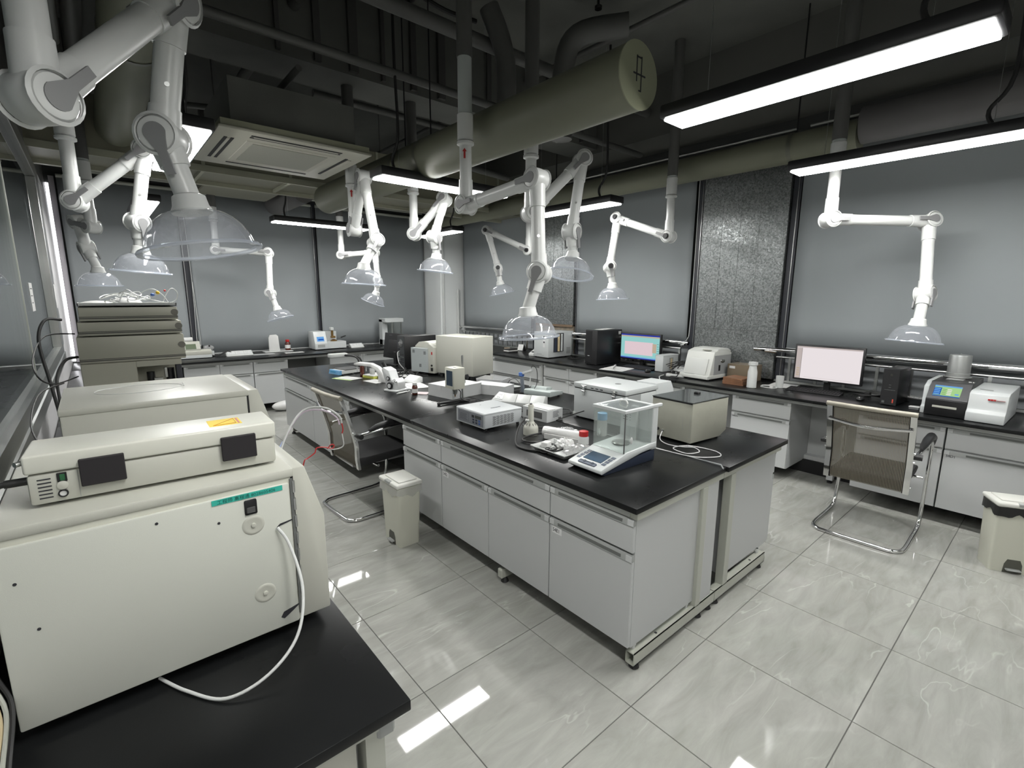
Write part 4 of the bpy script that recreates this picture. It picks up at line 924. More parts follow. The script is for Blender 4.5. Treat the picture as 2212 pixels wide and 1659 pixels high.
for k in range(8):
    a = k * .8; cx, cy = 2.47 + .05 * (k % 3), 4.62 + .09 * (k % 4)
    solo('black_cable', MB().tube([(cx - .18 + .03 * k, cy - .10, T + .006), (cx - .05, cy + .08 * math.sin(a), T + .006 + .006 * (k % 3)), (cx + .04, cy + .12, T + .015), (cx + .09, cy, T + .012 + .004 * k), (cx + .02, cy - .1, T + .006), (cx + .12, cy - .16, T + .006)], .0042, 6, smooth=6), rubber, 'black cable tangled before the computer tower', 'cable', group='tangled cables before the tower')
# cream spectrometer
t = thing('cream_instrument', 'big plain cream instrument with grey side plate and curved shoulder', 'laboratory instrument', (2.845, 3.926, T), 14)
part('main_cover', MB().box(0, .335, 0, .51, .035, .432, bev=.008, seg=2), cream_l, t)
part('shoulder', MB().prism([(.505, .03), (.86, .03), (.86, .30), (.80, .345), (.72, .355), (.62, .34), (.505, .28)], .03, .33, 'x', bev=.006), cream_l, t)
part('side_plate', MB().box(-.035, .03, .60, .86, .025, .285, bev=.003), greyplate, t)
part('cream_strip', MB().prism([(.51, .025), (.60, .025), (.60, .345), (.51, .30)], -.03, .03, 'x', bev=.003), cream_l, t)
for (a, b) in ((.63, .22), (.80, .23), (.70, .08)):
    q = MB()
    for k in range(4): q.box(-.0362, -.0348, a + k * .009, a + k * .009 + .003, b, b + .035)
    part('vent_slots', q, ink, t)
part('rocker_switch', MB().box(-.034, -.029, .535, .55, .225, .255), red, t)
part('power_inlet', MB().box(-.036, -.029, .53, .56, .05, .085).cyl((-.04, .545, .11), (-.028, .545, .11), .010), black, t)
for a in (.03, .30):
    for b in (.04, .46, .8): part('foot', MB().cyl((a, b, 0), (a, b, .036), .02, seg=12), rubber, t)
# viscometer on stand
t = inst('viscometer', 'beige viscometer head with dark display on a steel pole and black base', 'laboratory instrument', 2.19, 3.168, 0)
part('pole', MB().cyl((0, 0, .02), (0, 0, .38), .0085), steel, t)
part('base_bar', MB().prism([(-.03, -.02), (.05, -.03), (.06, .0), (.05, .03), (-.03, .02)], .004, .022, 'z', bev=.003).box(-.235, .0, -.012, .014, .006, .024, bev=.004), black, t)
part('levelling_screw', MB().cyl((-.225, 0, 0), (-.225, 0, .008), .012).cyl((-.225, 0, .008), (-.225, 0, .03), .005), black, t)
part('head', MB().box(-.118, -.012, -.055, .075, .118, .288, bev=.006, seg=2), cream, t)
part('display', MB().box(-.1195, -.1175, -.035, .05, .145, .265), lcd, t)
part('head_level', MB().cyl((-.065, .01, .288), (-.065, .01, .291), .013), cream_l, t)
part('spindle_hub', MB().lathe([(.020, .0), (.020, -.02), (.017, -.03), (.017, -.045), (.008, -.052)], (-.065, .01, .12), 20), steel, t)
part('spindle_tip', MB().cyl((-.065, .01, .068), (-.065, .01, .048), .006, .003), gold, t)
part('clamp', MB().box(-.02, .022, -.018, .018, .155, .18, bev=.003), white_pl, t)
part('clamp_knob', MB().cyl((.014, -.0, .205), (.030, -.03, .205), .011).lathe([(.02, 0), (.025, .004), (.025, .014), (.018, .018)], (.02, -.02, .205), 6, (.4, -.9, 0)), black, t)
solo('viscometer_cable', MB().tube([(2.13, 3.2, .91), (2.15, 3.14, .88), (2.14, 3.12, .83), (2.20, 3.10, .80), (2.3, 3.12, .795)], .004, 6, smooth=6), rubber, 'black cable hanging beside the viscometer pole', 'cable')
# white cartons
def carton(label, x, y, rz, w, d, h, z=T, flap=True, name='carton'):
    t = inst(name, label, 'box', x, y, rz, z)
    part('carton_body', MB().box(0, w, 0, d, 0, h, bev=.001), mat('white card', (.47, .48, .48), .6), t)
    part('carton_lid', MB().box(-.001, w + .001, -.001, d + .001, h - .003, h + .002), mat('white card', (.47, .48, .48), .6), t)
    if flap: part('tuck_flap', MB().box(w * .4, w * .55, -.0022, -.0008, h - .035, h), mat('card edge', (.5, .5, .5), .6), t)
    return t
carton('white carton behind the viscometer, left one', 2.12, 3.585, -82, .31, .34, .10)
carton('long white carton behind the viscometer pole, right one', 2.46, 3.42, -70, .34, .16, .085)
sheet('crumpled pinkish leaflet beside the left carton', 2.10, 3.68, 40, .10, .14, T, 8, mat('pinkish paper', (.5, .42, .43), .6), False, 'leaflet')
t = inst('storage_box', 'clear plastic storage box with small parts inside', 'box', 2.72, 3.70, -62)
part('clear_walls', MB().box(0, .27, 0, .002, 0, .06).box(0, .27, .20, .202, 0, .06).box(0, .002, 0, .2, 0, .06).box(.268, .27, 0, .2, 0, .06), film_m, t); part('lid', MB().box(-.004, .274, -.004, .206, .06, .067, bev=.002), film_m, t)
part('contents', MB().box(.03, .12, .03, .15, .002, .03).cyl((.15, .05, .015), (.24, .16, .03), .008).cyl((.16, .15, .012), (.24, .05, .02), .006), mat('parts grey', (.4, .42, .46), .4), t)
def traybox(label, x, y, rz, w, d, h, m, rim=None, fold=.012):
    t = inst('tray', label, 'tray', x, y, rz)
    q = MB(); q.box(.02, w - .02, .02, d - .02, 0, .003)
    for (a, b, c, e) in (((0, 0), (w, 0), (w - .02, .02), (.02, .02)), ((w, 0), (w, d), (w - .02, d - .02), (w - .02, .02)), ((w, d), (0, d), (.02, d - .02), (w - .02, d - .02)), ((0, d), (0, 0), (.02, .02), (.02, d - .02))):
        q.quad((a[0], a[1], h), (b[0], b[1], h), (c[0], c[1], .002), (e[0], e[1], .002))
    me = part('pan', q, m, t); sm = me.modifiers.new('s', 'SOLIDIFY'); sm.thickness = .0025
    part('rim', MB().tube([(0, 0, h), (w, 0, h), (w, d, h), (0, d, h)], .003, 6, closed=True), rim or m, t)
    return t
traybox('white tray with dark underside beside the clear box', 2.60, 3.32, -84, .10, .30, .03, white_pl, black)
# white electronic instrument with keypad
t = inst('controller_box', 'white flat controller box with side vents and keypad panel', 'laboratory instrument', 1.80, 2.672, -90)
part('case', MB().box(0, .312, 0, .31, .014, .104, bev=.004, seg=2), mat('instrument grey white', (.44, .46, .47), .4), t)
part('top_cover', MB().box(-.002, .314, -.002, .312, .100, .112, bev=.004, seg=2), mat('instrument grey white', (.44, .46, .47), .4), t)
part('front_bezel', MB().box(.0, .312, -.006, .0, .012, .108, bev=.002), mat('instrument grey white', (.44, .46, .47), .4), t)
part('front_panel', MB().box(.022, .298, -.0078, -.005, .022, .1), mat('panel grey', (.20, .21, .23), .45), t)
q = MB(); q.tube([(.035, -.008, .034), (.145, -.008, .034), (.145, -.008, .088), (.035, -.008, .088)], .0006, 4, closed=True)
for k in range(8): q.box(.045, .13 - .008 * (k % 3), -.0086, -.0078, .040 + k * .0055, .0412 + k * .0055)
part('panel_print', q, ink, t)
part('display', MB().box(.215, .28, -.009, -.0075, .068, .088), mat('display smoke', (.07, .075, .07), .2), t); part('key', MB().box(.18, .205, -.009, -.0075, .068, .086), ink, t)
for r_ in range(2):
    for k in range(3): part('key', MB().box(.188 + k * .032, .206 + k * .032, -.009, -.0075, .032 + r_ * .018, .044 + r_ * .018), [navy, navy, blue][k], t)
q = MB()
for r_ in range(9):
    for k in range(6): q.box(.3125, .3135, .06 + k * .03 + (r_ % 2) * .006, .083 + k * .03 + (r_ % 2) * .006, .028 + r_ * .0068, .0315 + r_ * .0068)
part('side_vents', q, mat('vent shade', (.10, .10, .10), .5), t)
part('top_marks', MB().box(.2, .21, .13, .21, .112, .1125).box(.08, .085, .13, .14, .112, .1125), ink, t); feet(t, .312, .31, .014)
socket_box('socket_box', 'white double socket box behind the white controller', 2.40, 3.06, -82, 2, .095)
# angled cable trunking
t = inst('cable_trunking', 'white wedge shaped trunking run behind the controller', 'trunking', 2.36, 2.88, -62)
for k in range(3): part('trunk_cover', MB().prism([(0, 0), (.12, 0), (.12, .07), (.06, .085), (.0, .03)], .0 + k * .115, .112 + k * .115, 'x', bev=.002), white_pl, t)
# electrode meter
t = inst('ph_meter', 'grey green flat meter with keypad slope beside the electrode arm', 'laboratory instrument', 2.72, 3.02, -75)
gm_ = mat('meter grey green', (.36, .40, .39), .42)
part('body', MB().prism([(0, .02), (.22, .012), (.22, .04), (.14, .052), (.02, .066), (0, .06)], 0, .26, 'x', bev=.005), gm_, t)
part('raised_hood', MB().prism([(.10, .05), (.21, .042), (.21, .064), (.12, .075)], .0, .16, 'x', bev=.004), gm_, t)
part('port', MB().cyl((-.003, .06, .035), (.0, .06, .035), .006).cyl((-.003, .08, .035), (.0, .08, .035), .006), ink, t); feet(t, .26, .2, .014)
t = inst('electrode_arm', 'grey and blue jointed electrode holder standing behind the meter', 'electrode holder', 2.80, 3.12, -80)
part('base', MB().cyl((0, 0, 0), (0, 0, .012), .03, seg=20), rubber, t)
part('lower_arm', MB().prism([(-.012, .01), (.014, .01), (.0, .15), (-.03, .17)], -.012, .012, 'y', bev=.004), mat('slate plastic', (.15, .17, .2), .4), t)
part('joint', MB().box(-.038, .004, -.017, .017, .15, .185, bev=.004), blue, t)
part('upper_arm', MB().prism([(-.01, .165), (.10, .205), (.10, .222), (-.015, .185)], -.012, .012, 'y', bev=.003), mat('pale grey', (.50, .51, .51), .4), t)
part('electrode', MB().cyl((.085, 0, .2), (.075, 0, .07), .006).cyl((.085, 0, .2), (.088, 0, .23), .008), white_pl, t)
part('lead', MB().tube([(.088, 0, .23), (.11, 0, .26), (.15, 0, .22), (.155, 0, .12), (.12, .0, .05), (.07, -.02, .015), (.03, -.06, .012)], .003, 6, smooth=6), rubber, t)
part('lead', MB().tube([(-.03, 0, .08), (-.09, 0, .12), (-.16, 0, .09), (-.18, 0, .02), (-.13, -.04, .01)], .003, 6, smooth=6), rubber, t)
# printed carton near the hand homogeniser
t = inst('printed_carton', 'small white printed carton with dark picture panel', 'box', 2.235, 2.49, -88)
part('carton_body', MB().box(0, .235, 0, .16, 0, .082, bev=.001), mat('white card', (.47, .48, .48), .6), t)
part('picture_panel', MB().box(.04, .19, -.0012, 0, .018, .062), mat('dark print', (.10, .10, .10), .5), t)
part('open_flap', MB().box(.0, .23, .02, .09, .083, .086), paper, t)
q = MB()
for k in range(5): q.box(.2352, .2358, .06, .12 - .006 * (k % 3), .03 + k * .009, .033 + k * .009)
part('side_print', q, ink, t); part('code_patch', MB().box(.2352, .2358, .115, .145, .01, .022), mat('dark print', (.10, .10, .10), .5), t)
# handheld mixer stands on its wide head
t = thing('stand_device', 'cream bell shaped device with narrow neck and black cable, on the worktop', 'laboratory instrument', (1.98, 2.13, T))
part('bell', MB().lathe([(.045, 0), (.047, .002), (.047, .035), (.046, .045), (.042, .055), (.022, .078), (.019, .085)], (0, 0, 0), 32), cream_l, t)
part('neck', MB().lathe([(.019, .08), (.0185, .09), (.017, .185), (.014, .19)], (0, 0, 0), 24), cream_l, t)
part('button', MB().lathe([(.009, .188), (.009, .195), (.004, .198)], (0, 0, 0), 14), black, t)
q = MB()
for k in range(10): a = k * PI / 5; q.cyl((.028 * math.cos(a), .028 * math.sin(a), .0735), (.037 * math.cos(a), .037 * math.sin(a), .0615), .002, seg=6)
part('air_slots', q, ink, t)
part('cable_gland', MB().cyl((-.018, 0, .09), (-.036, .01, .095), .008), white_pl, t)
solo('device_cable', MB().tube([(1.935, 2.14, .88), (1.88, 2.12, .86), (1.80, 2.06, .82), (1.74, 1.98, .793), (1.76, 1.86, .792), (1.86, 1.80, .792), (1.92, 1.88, .793), (1.83, 2.0, .797), (1.86, 2.06, .80), (1.98, 2.03, .812), (2.04, 1.92, .80), (2.0, 1.85, .793)], .0055, 8, smooth=7), rubber, 'thick black cable coiling before the bell shaped device', 'cable')
solo('device_cable', MB().tube([(2.12, 2.42, .83), (2.10, 2.33, .83), (2.02, 2.24, .81), (2.08, 2.18, .80), (2.2, 2.1, .792)], .0055, 8, smooth=7), rubber, 'black cable leaving the rear of the controller box', 'cable')
solo('device_cable', MB().tube([(1.80, 1.88, .792), (1.78, 1.80, .792), (1.90, 1.78, .793), (1.97, 1.86, .80)], .0045, 8, smooth=7), rubber, 'second loop of black cable beside the white tray', 'cable')
solo('thin_cable', MB().tube([(2.45, 2.4, .80), (2.55, 2.45, .80), (2.62, 2.40, .795), (2.56, 2.33, .793), (2.47, 2.34, .793)], .0035, 6, smooth=6), rubber, 'small black cable loop right of the printed carton', 'cable')
solo('thin_cable', MB().tube([(2.28, 2.2, .81), (2.38, 2.2, .82), (2.50, 2.15, .85)], .004, 6, smooth=6), rubber, 'black plug lead going into the cube centrifuge', 'cable')
# foil roll box and crumpled bags
def crump(label, cx, cy, sx, sy, sz, m, name, seed, rz=0, z=T):
    random.seed(seed); q = MB(); q.sphere((0, 0, 0), 1, (sx, sy, sz), 22)
    for v in q.bm.verts:
        f = 1 + random.uniform(-.22, .16); v.co.x *= f; v.co.y *= f; v.co.z = max(-sz * .55, v.co.z * (1 + random.uniform(-.3, .25)))
    o = part(name, q.mesh(name, m, 12), None); o.location = (cx, cy, z + sz * .56); o.rotation_euler = (0, 0, math.radians(rz)); o['label'] = label; o['category'] = 'bag'; return o
t = inst('foil_roll', 'long wrapped foil roll pack beside the balance', 'roll', 1.975, 2.03, -74)
part('roll', MB().lathe([(.008, 0), (.032, .004), (.034, .02), (.033, .10), (.034, .2), (.033, .26), (.03, .28), (.008, .283)], (0, .03, .036), 16, (1, 0, 0)), foil_m, t)
part('box_side', MB().box(.02, .27, -.006, .06, 0, .035, bev=.003), paper, t)
crump('crumpled clear bag behind the foil roll', 2.14, 1.98, .09, .06, .028, film_m, 'clear_bag', 3, -60)
crump('crumpled clear bag lying in the white tray', 1.93, 1.70, .10, .065, .022, film_m, 'clear_bag', 5, 10, T + .006)
crump('second crumpled bag against the balance glass', 1.94, 1.80, .05, .05, .035, foil_m, 'clear_bag', 8, 10, T)
tr2 = traybox('white shallow tray with scissors beside the balance', 1.775, 1.91, -90, .26, .19, .024, white_pl, None)
t = inst('scissors', 'black handled scissors in the white tray', 'scissors', 1.83, 1.83, 20, T + .006)
part('handle', MB().tube([(0.018 * math.cos(a), .012 * math.sin(a), .006) for a in [k * PI / 5 for k in range(10)]], .003, 6, closed=True).tube([(.012 + 0.018 * math.cos(a), -.028 + .012 * math.sin(a), .006) for a in [k * PI / 5 for k in range(10)]], .003, 6, closed=True), black, t)
part('blade', MB().prism([(.018, -.002), (.09, .002), (.018, .006)], .003, .005, 'z').prism([(.02, -.024), (.09, .0), (.024, -.016)], .005, .007, 'z'), steel, t)
solo('small_box', MB().box(-.025, .025, -.02, .02, 0, .028, bev=.002), paper, 'tiny white box in the corner of the white tray', 'box', (1.865, 1.875, T + .006), 15)
bottle('white_bottle', 'white bottle with bright red cap beside the balance', 2.02, 1.735, T, .03, .10, .021, white_pl, red, .032)
bottle('blue_cap_bottle', 'clear bottle with sky blue cap seen through the balance glass', 2.30, 1.83, T, .032, .145, .024, film_m, skyblue, .045)
# analytical balance
t = inst('analytical_balance', 'white analytical balance with glass chamber and navy base', 'laboratory instrument', 1.745, 1.585, -92)
wb = mat('balance white', (.52, .54, .54), .33)
part('base', MB().prism([(.0, .010), (.03, .0), (.42, .0), (.42, .06), (.2, .045), (.0, .022)], .004, .206, 'x', bev=.004), navy, t)
part('upper_shell', MB().prism([(-.012, .020), (.0, .012), (.10, .03), (.30, .062), (.425, .07), (.425, .10), (.18, .085), (.15, .075), (-.008, .034)], -.003, .213, 'x', bev=.004), wb, t)
Mp = Matrix.Translation((0, -.008, .0345)) @ Matrix.Rotation(math.atan2(.041, .158), 4, 'X')
part('display', MB().box(.048, .165, .055, .13, -.001, .0022, bev=.001, M=Mp), mat('balance lcd', (.05, .085, .13), .12), t)
for k in range(4):
    part('key', MB().box(.012 + .003 * k, .034 + .003 * k, .045 + .023 * k, .063 + .023 * k, 0, .0022, bev=.001, M=Mp), mat('key navy', (.07, .085, .12), .4), t)
    part('key', MB().box(.173 + .001 * k, .197 + .001 * k, .045 + .023 * k, .063 + .023 * k, 0, .0022, bev=.001, M=Mp), mat('key navy', (.07, .085, .12), .4), t)
part('key_group', MB().box(.05, .16, .012, .036, 0, .0018, bev=.004, M=Mp), mat('key navy', (.07, .085, .12), .4), t)
for k in (.08, .13): part('round_key', MB().cyl((k, .005 + .018, .0375 + .005), (k, .022, .046), .009), mat('key dark', (.03, .04, .06), .3), t)
z0, z1 = .082, .30
part('chamber_floor', MB().box(.002, .208, .165, .40, z0 - .004, z0, bev=.001), wb, t)
part('glass_front', MB().box(.006, .204, .165, .168, z0, z1 - .012), glass_m, t)
part('glass_side', MB().box(.003, .006, .168, .385, z0, z1 - .012), glass_m, t); part('glass_side', MB().box(.204, .207, .168, .385, z0, z1 - .012), glass_m, t)
part('glass_top', MB().box(.012, .198, .18, .37, z1 - .004, z1 - .001), glass_m, t)
q = MB(); q.box(-.002, .212, .158, .176, z1 - .016, z1, bev=.002).box(-.002, .014, .17, .40, z1 - .016, z1, bev=.002).box(.196, .212, .17, .46, z1 - .016, z1, bev=.002).box(-.002, .212, .385, .40, z1 - .016, z1, bev=.002)
part('top_frame', q, wb, t)
part('rear_wall', MB().box(.0, .21, .385, .43, .06, z1 - .005, bev=.003), wb, t)
part('rear_column', MB().box(.085, .125, .36, .386, z0, z1 - .02, bev=.004), wb, t)
part('corner_edge', MB().box(.203, .2075, .164, .1685, z0, z1 - .012), mat('dark edge', (.1, .1, .1), .4), t)
part('weighing_pan', MB().lathe([(.045, .0), (.047, .003), (.045, .006)], (.10, .275, z0 + .012), 32).cyl((.10, .275, z0), (.10, .275, z0 + .012), .008), steel, t)
part('door_handle', MB().sphere((.210, .215, z0 + .06), .009, (.5, 1, 2), 12), white_pl, t); part('door_handle', MB().sphere((.002, .215, z0 + .06), .009, (.5, 1, 2), 12), white_pl, t)
part('top_handle', MB().tube([(.06, .30, z1), (.07, .30, z1 + .012), (.10, .30, z1 + .014), (.11, .30, z1)], .005, 8, smooth=4), white_pl, t)
q = MB()
for r_ in range(6):
    for k in range(2): q.box(.02 + k * .045, .05 + k * .045, .383, .3845, .19 + r_ * .014, .193 + r_ * .014)
part('rear_vents', q, grip_dark, t)
# cube centrifuge
t = inst('cube_oven', 'white cube furnace with latches and a flat lid behind the balance', 'laboratory instrument', 2.52, 2.265, -90)
wc = mat('cube white', (.46, .48, .48), .38)
part('cabinet', MB().box(0, .44, 0, .36, .012, .212, bev=.004, seg=2), wc, t)
part('lid', MB().box(-.003, .443, -.003, .363, .218, .252, bev=.004, seg=2), wc, t)
part('seal', MB().box(.004, .436, .002, .356, .21, .22), blackm, t)
part('rear_block', MB().prism([(.34, .012), (.56, .012), (.56, .20), (.52, .262), (.34, .262)], .28, .442, 'x', bev=.004), wc, t)
for a in (.07, .33):
    part('latch', MB().box(a, a + .045, -.007, -.002, .222, .242, bev=.001).box(a + .012, a + .033, -.012, -.005, .17, .235, bev=.002).cyl((a + .01, -.008, .2), (a + .035, -.008, .2), .006), steel, t)
for a in (.155, .195, .235): part('slot', MB().box(a, a + .022, -.0045, -.002, .227, .233), ink, t)
part('logo_disc', MB().cyl((.25, .17, .2522), (.25, .17, .2528), .022, seg=24), grip_dark, t)
part('side_label', MB().box(.4432, .4445, .02, .16, .17, .215), mat('label grey', (.30, .31, .31), .5), t); part('socket', MB().box(-.001, .02, -.004, .0, .02, .04), white_pl, t); feet(t, .44, .36, .012)
# beige metal box with glass top
t = inst('metal_box', 'beige dented metal box with a dark glass top on the near island slab', 'laboratory instrument', 2.525, 1.63, -94)
mb_m = mat('worn beige enamel', (.34, .34, .285), .48, bump=.1, bscale=60, var=.12, vscale=5)
part('case', MB().prism([(0, .018), (.30, .012), (.37, .045), (.37, .245), (0, .25)], 0, .275, 'x', bev=.003), mb_m, t)
part('glass_top', MB().box(-.002, .277, -.004, .372, .25, .256, bev=.002), mat('dark glass top', (.05, .055, .055), .08), t)
part('shadow_gap', MB().box(.004, .271, -.002, .36, .244, .2502), blackm, t)
part('top_handle', MB().box(.12, .15, .24, .27, .256, .268, bev=.002), black, t)
part('fuse_knob', MB().lathe([(.009, 0), (.009, .006), (.006, .008)], (.05, 0, .06), 14, (0, -1, 0)), black, t)
part('cable_gland', MB().cyl((.085, 0, .055), (.085, -.008, .055), .007), steel, t)
part('scratch', MB().box(.262, .2635, -.0005, .0, .05, .19).box(.215, .2165, -.0005, 0, .09, .16), grip, t); feet(t, .27, .33, .018)
solo('white_cable', MB().tube([(2.517, 1.545, .84), (2.47, 1.53, .80), (2.44, 1.46, .789), (2.46, 1.38, .789), (2.50, 1.33, .789), (2.45, 1.27, .789), (2.37, 1.30, .789), (2.40, 1.40, .789), (2.50, 1.36, .792), (2.53, 1.22, .789), (2.46, 1.16, .789), (2.35, 1.24, .789), (2.32, 1.38, .792), (2.33, 1.55, .789), (2.44, 1.72, .789)], .003, 7, smooth=7), mat('cable grey', (.5, .5, .5), .4), 'thin grey cable looping before the beige metal box', 'cable')
solo('grey_spill', MB().tube([(2.34, 1.9, .7868), (2.335, 1.6, .7868), (2.338, 1.3, .7868), (2.336, 1.09, .788), (2.30, 1.06, .7855)], [.002, .003, .002, .006, .004], 6), mat('sealant', (.25, .26, .26), .2), 'bead of clear sealant at the seam between the near island slabs', 'sealant')

# ================================================================== right bench things
t = inst('instrument_cabinet', 'grey boxy instrument with two rods in a window on the right bench', 'laboratory instrument', 4.665, 4.97, -90)
gi = mat('instrument light grey', (.50, .52, .52), .4)
part('case', MB().box(0, .285, 0, .50, .012, .36, bev=.004, seg=2), gi, t)
# rod window on the side facing the viewer
part('window_recess', MB().box(.2852, .2862, .10, .30, .08, .34), mat('recess dark', (.04, .042, .05), .5), t)
part('rod', MB().cyl((.288, .14, .09), (.288, .14, .33), .014), navy, t); part('rod', MB().cyl((.288, .20, .09), (.288, .20, .33), .018), tan, t); part('rod', MB().cyl((.288, .26, .09), (.288, .26, .33), .014), gi, t)
part('gauge', MB().lathe([(.018, 0), (.018, .004), (.013, .004)], (.2, 0, .29), 20, (0, -1, 0)), black, t)
part('control_panel', MB().box(.18, .225, -.002, .0, .15, .25), mat('panel white', (.6, .6, .6), .4), t); part('switch', MB().box(.19, .215, -.004, -.001, .21, .23), ink, t)
q = MB()
for k in range(5): q.box(.2852, .2862, .36, .44, .05 + k * .018, .057 + k * .018)
part('louvre', q, grip_dark, t); part('front_print', MB().box(.06, .16, -.001, .0, .05, .053).box(.03, .2, -.001, .0, .035, .037), ink, t); feet(t, .285, .5, .012)
t = inst('mini_scale', 'small white scale left of the grey boxy instrument', 'scale', 4.70, 5.12, -90)
part('body', MB().prism([(0, 0), (.16, 0), (.16, .09), (.12, .10), (.0, .03)], 0, .10, 'x', bev=.004), white_pl, t); part('dial', MB().box(.03, .07, .03, .06, .045, .06), ink, t)
t = inst('computer_tower', 'tall black tower computer beside the cyan screen monitor', 'computer', 4.66, 4.02, -92)
part('case', MB().box(0, .19, .012, .47, .008, .43, bev=.004, seg=2), black, t); part('front_bezel', MB().box(-.002, .192, 0, .014, .008, .433, bev=.004, seg=2), blackm, t)
part('front_door', MB().box(.005, .11, -.003, .001, .03, .42, bev=.002), black, t); part('power_button', MB().cyl((.15, -.003, .19), (.15, 0, .19), .007), chrome, t)
part('name_plate', MB().box(.045, .075, -.0045, -.003, .11, .117), mat('silver print', (.4, .4, .4), .4), t)
part('top_sticker', MB().box(.1922, .193, .40, .45, .37, .41), paper, t); feet(t, .19, .47, .008)
sheet('white envelope lying on top of the tall black tower computer', 4.92, 3.93, 8, .30, .12, T + .434, 4, lines=False, name='envelope')
def monitor(label, x, y, rz, w, h, zb, draw, tilt=4):
    t = inst('monitor', label, 'monitor', x, y, rz)
    part('stand_base', MB().cyl((w / 2, .06, 0), (w / 2, .06, .010), .11, seg=32), black, t)
    part('stand_neck', MB().box(w / 2 - .025, w / 2 + .025, .045, .075, .008, zb + .06, bev=.004), black, t)
    part('frame', MB().box(0, w, 0, .035, zb, zb + h, bev=.004, seg=2), black, t)
    b = .016
    def s(n, x0, x1, y0, y1, m, dz=0): part(n, MB().box(b + x0 * (w - 2 * b), b + x1 * (w - 2 * b), -.0016 - dz, -.0004, zb + b + y0 * (h - 2 * b), zb + b + y1 * (h - 2 * b)), m, t)
    draw(s); part('status_light', MB().box(w / 2 - .02, w / 2 + .02, -.001, .0, zb + .004, zb + .010), steel, t)
    return t
def draw1(s):
    s('screen', 0, 1, 0, 1, scr_cyan); s('screen_bar', 0, 1, .945, 1, scr_blue, .0004); s('screen_bar', 0, 1, .89, .94, scr_tan, .0004); s('screen_bar', 0, 1, 0, .04, scr_blue, .0004)
    s('screen_plot', .10, .84, .17, .70, scr_pink, .0004); s('screen_menu', .83, .93, .30, .66, scr_tan, .0006); s('screen_bar', .0, 1, .05, .08, scr_lblue, .0004)
    for k in range(6): s('screen_text', .94, .99, .2 + .09 * k, .21 + .09 * k, ink, .0006)
monitor('wide monitor showing a cyan and pink chart on the right bench', 5.02, 3.755, -90, .58, .33, .075, draw1)
def draw2(s):
    s('screen', 0, 1, 0, 1, scr_white); s('screen_bar', 0, 1, .96, 1, scr_side, .0004); s('screen_pane', 0, .09, 0, .95, scr_side, .0004); s('screen_line', .085, .088, 0, .95, ink, .0006)
    for k in range(4): s('screen_pane', .02, .07, .08 + .07 * k, .12 + .07 * k, scr_tan, .0006)
    s('screen_text', .15, .9, .05, .055, scr_side, .0006)
monitor('wide monitor with an almost blank white screen behind the right chair', 4.97, 1.71, -90, .55, .33, .085, draw2)
def keyboard(label, x, y, rz, w=.43):
    t = inst('keyboard', label, 'keyboard', x, y, rz); part('body', MB().prism([(0, 0), (.14, 0), (.14, .022), (0, .010)], 0, w, 'x', bev=.002), black, t)
    Mk = Matrix.Translation((0, 0, .010)) @ Matrix.Rotation(math.atan2(.012, .14), 4, 'X'); q = MB()
    for r_ in range(5):
        for k in range(18): q.box(.01 + k * .0228, .029 + k * .0228, .012 + r_ * .024, .032 + r_ * .024, .0, .004, M=Mk)
    part('keys', q, blackm, t, kind='stuff')
keyboard('black keyboard before the cyan screen monitor', 4.80, 3.56, -88, .38); keyboard('black keyboard before the white screen monitor', 4.79, 1.70, -88)
def mouse(label, x, y):
    t = inst('mouse', label, 'mouse', x, y, 0); part('shell', MB().sphere((0, 0, .012), .03, (1.6, 1, .6), 16), black, t); part('wheel', MB().cyl((-.03, -.003, .026), (-.03, .003, .026), .006), grip, t)
mouse('black mouse beside the small grey case on the right bench', 4.72, 3.13); mouse('black mouse left of the small desktop computer', 4.78, 1.11)
sheet('printed papers with a curled edge in front of the tall tower computer', 4.64, 3.50, -80, .30, .34, T, 4)
solo('rolled_paper', MB().cyl((0, 0, .012), (.0, .30, .012), .012), paper, 'rolled up edge of paper beside the tall tower computer', 'paper', (4.54, 3.50, T), -60)
t = inst('grey_case', 'small pale grey case with handle before the cyan screen monitor', 'box', 4.83, 3.115, -96)
part('case', MB().box(0, .11, 0, .27, .004, .19, bev=.004, seg=2), gi, t); part('lid', MB().box(-.002, .112, -.002, .272, .178, .192, bev=.003), gi, t); part('side_handle', MB().box(.1105, .114, .13, .16, .03, .15, bev=.002), tan, t); part('side_recess', MB().box(.1102, .1108, .11, .18, .02, .16), grip, t)
def pstrip(label, x, y, rz, n, z=T):
    t = inst('power_strip', label, 'socket', x, y, rz, z); L = n * .05 + .04
    part('body', MB().box(0, L, 0, .055, 0, .028, bev=.004, seg=2), white_pl, t)
    q = MB()
    for k in range(n): q.box(.03 + k * .05, .034 + k * .05, .018, .028, .0275, .0286).box(.042 + k * .05, .046 + k * .05, .018, .028, .0275, .0286)
    part('socket_holes', q, ink, t); return t
t = pstrip('white power strip with black plugs near the grey printer shaped analyser', 4.62, 2.84, -70, 3); part('plug', MB().box(.06, .09, .01, .045, .029, .06, bev=.004).box(.11, .14, .01, .045, .029, .055, bev=.004), rubber, t)
socket_box('socket_box', 'white socket box with plugs between grey case and analyser', 4.95, 2.98, -110, 3, .08)
for k, pts in enumerate((((4.64, 2.78, .85), (4.66, 2.72, .84), (4.60, 2.70, .80), (4.445, 2.70, .79), (4.44, 2.68, .5), (4.44, 2.66, .2)), ((4.60, 2.85, .80), (4.5, 2.83, .80), (4.445, 2.80, .78), (4.44, 2.72, .6), (4.43, 2.60, .55)))):
    solo('plug_lead', MB().tube(list(pts), .005, 7, smooth=6), [rubber, white_pl][k], ['black lead falling over the right bench edge', 'white lead falling over the right bench edge from the power strip'][k], 'cable')
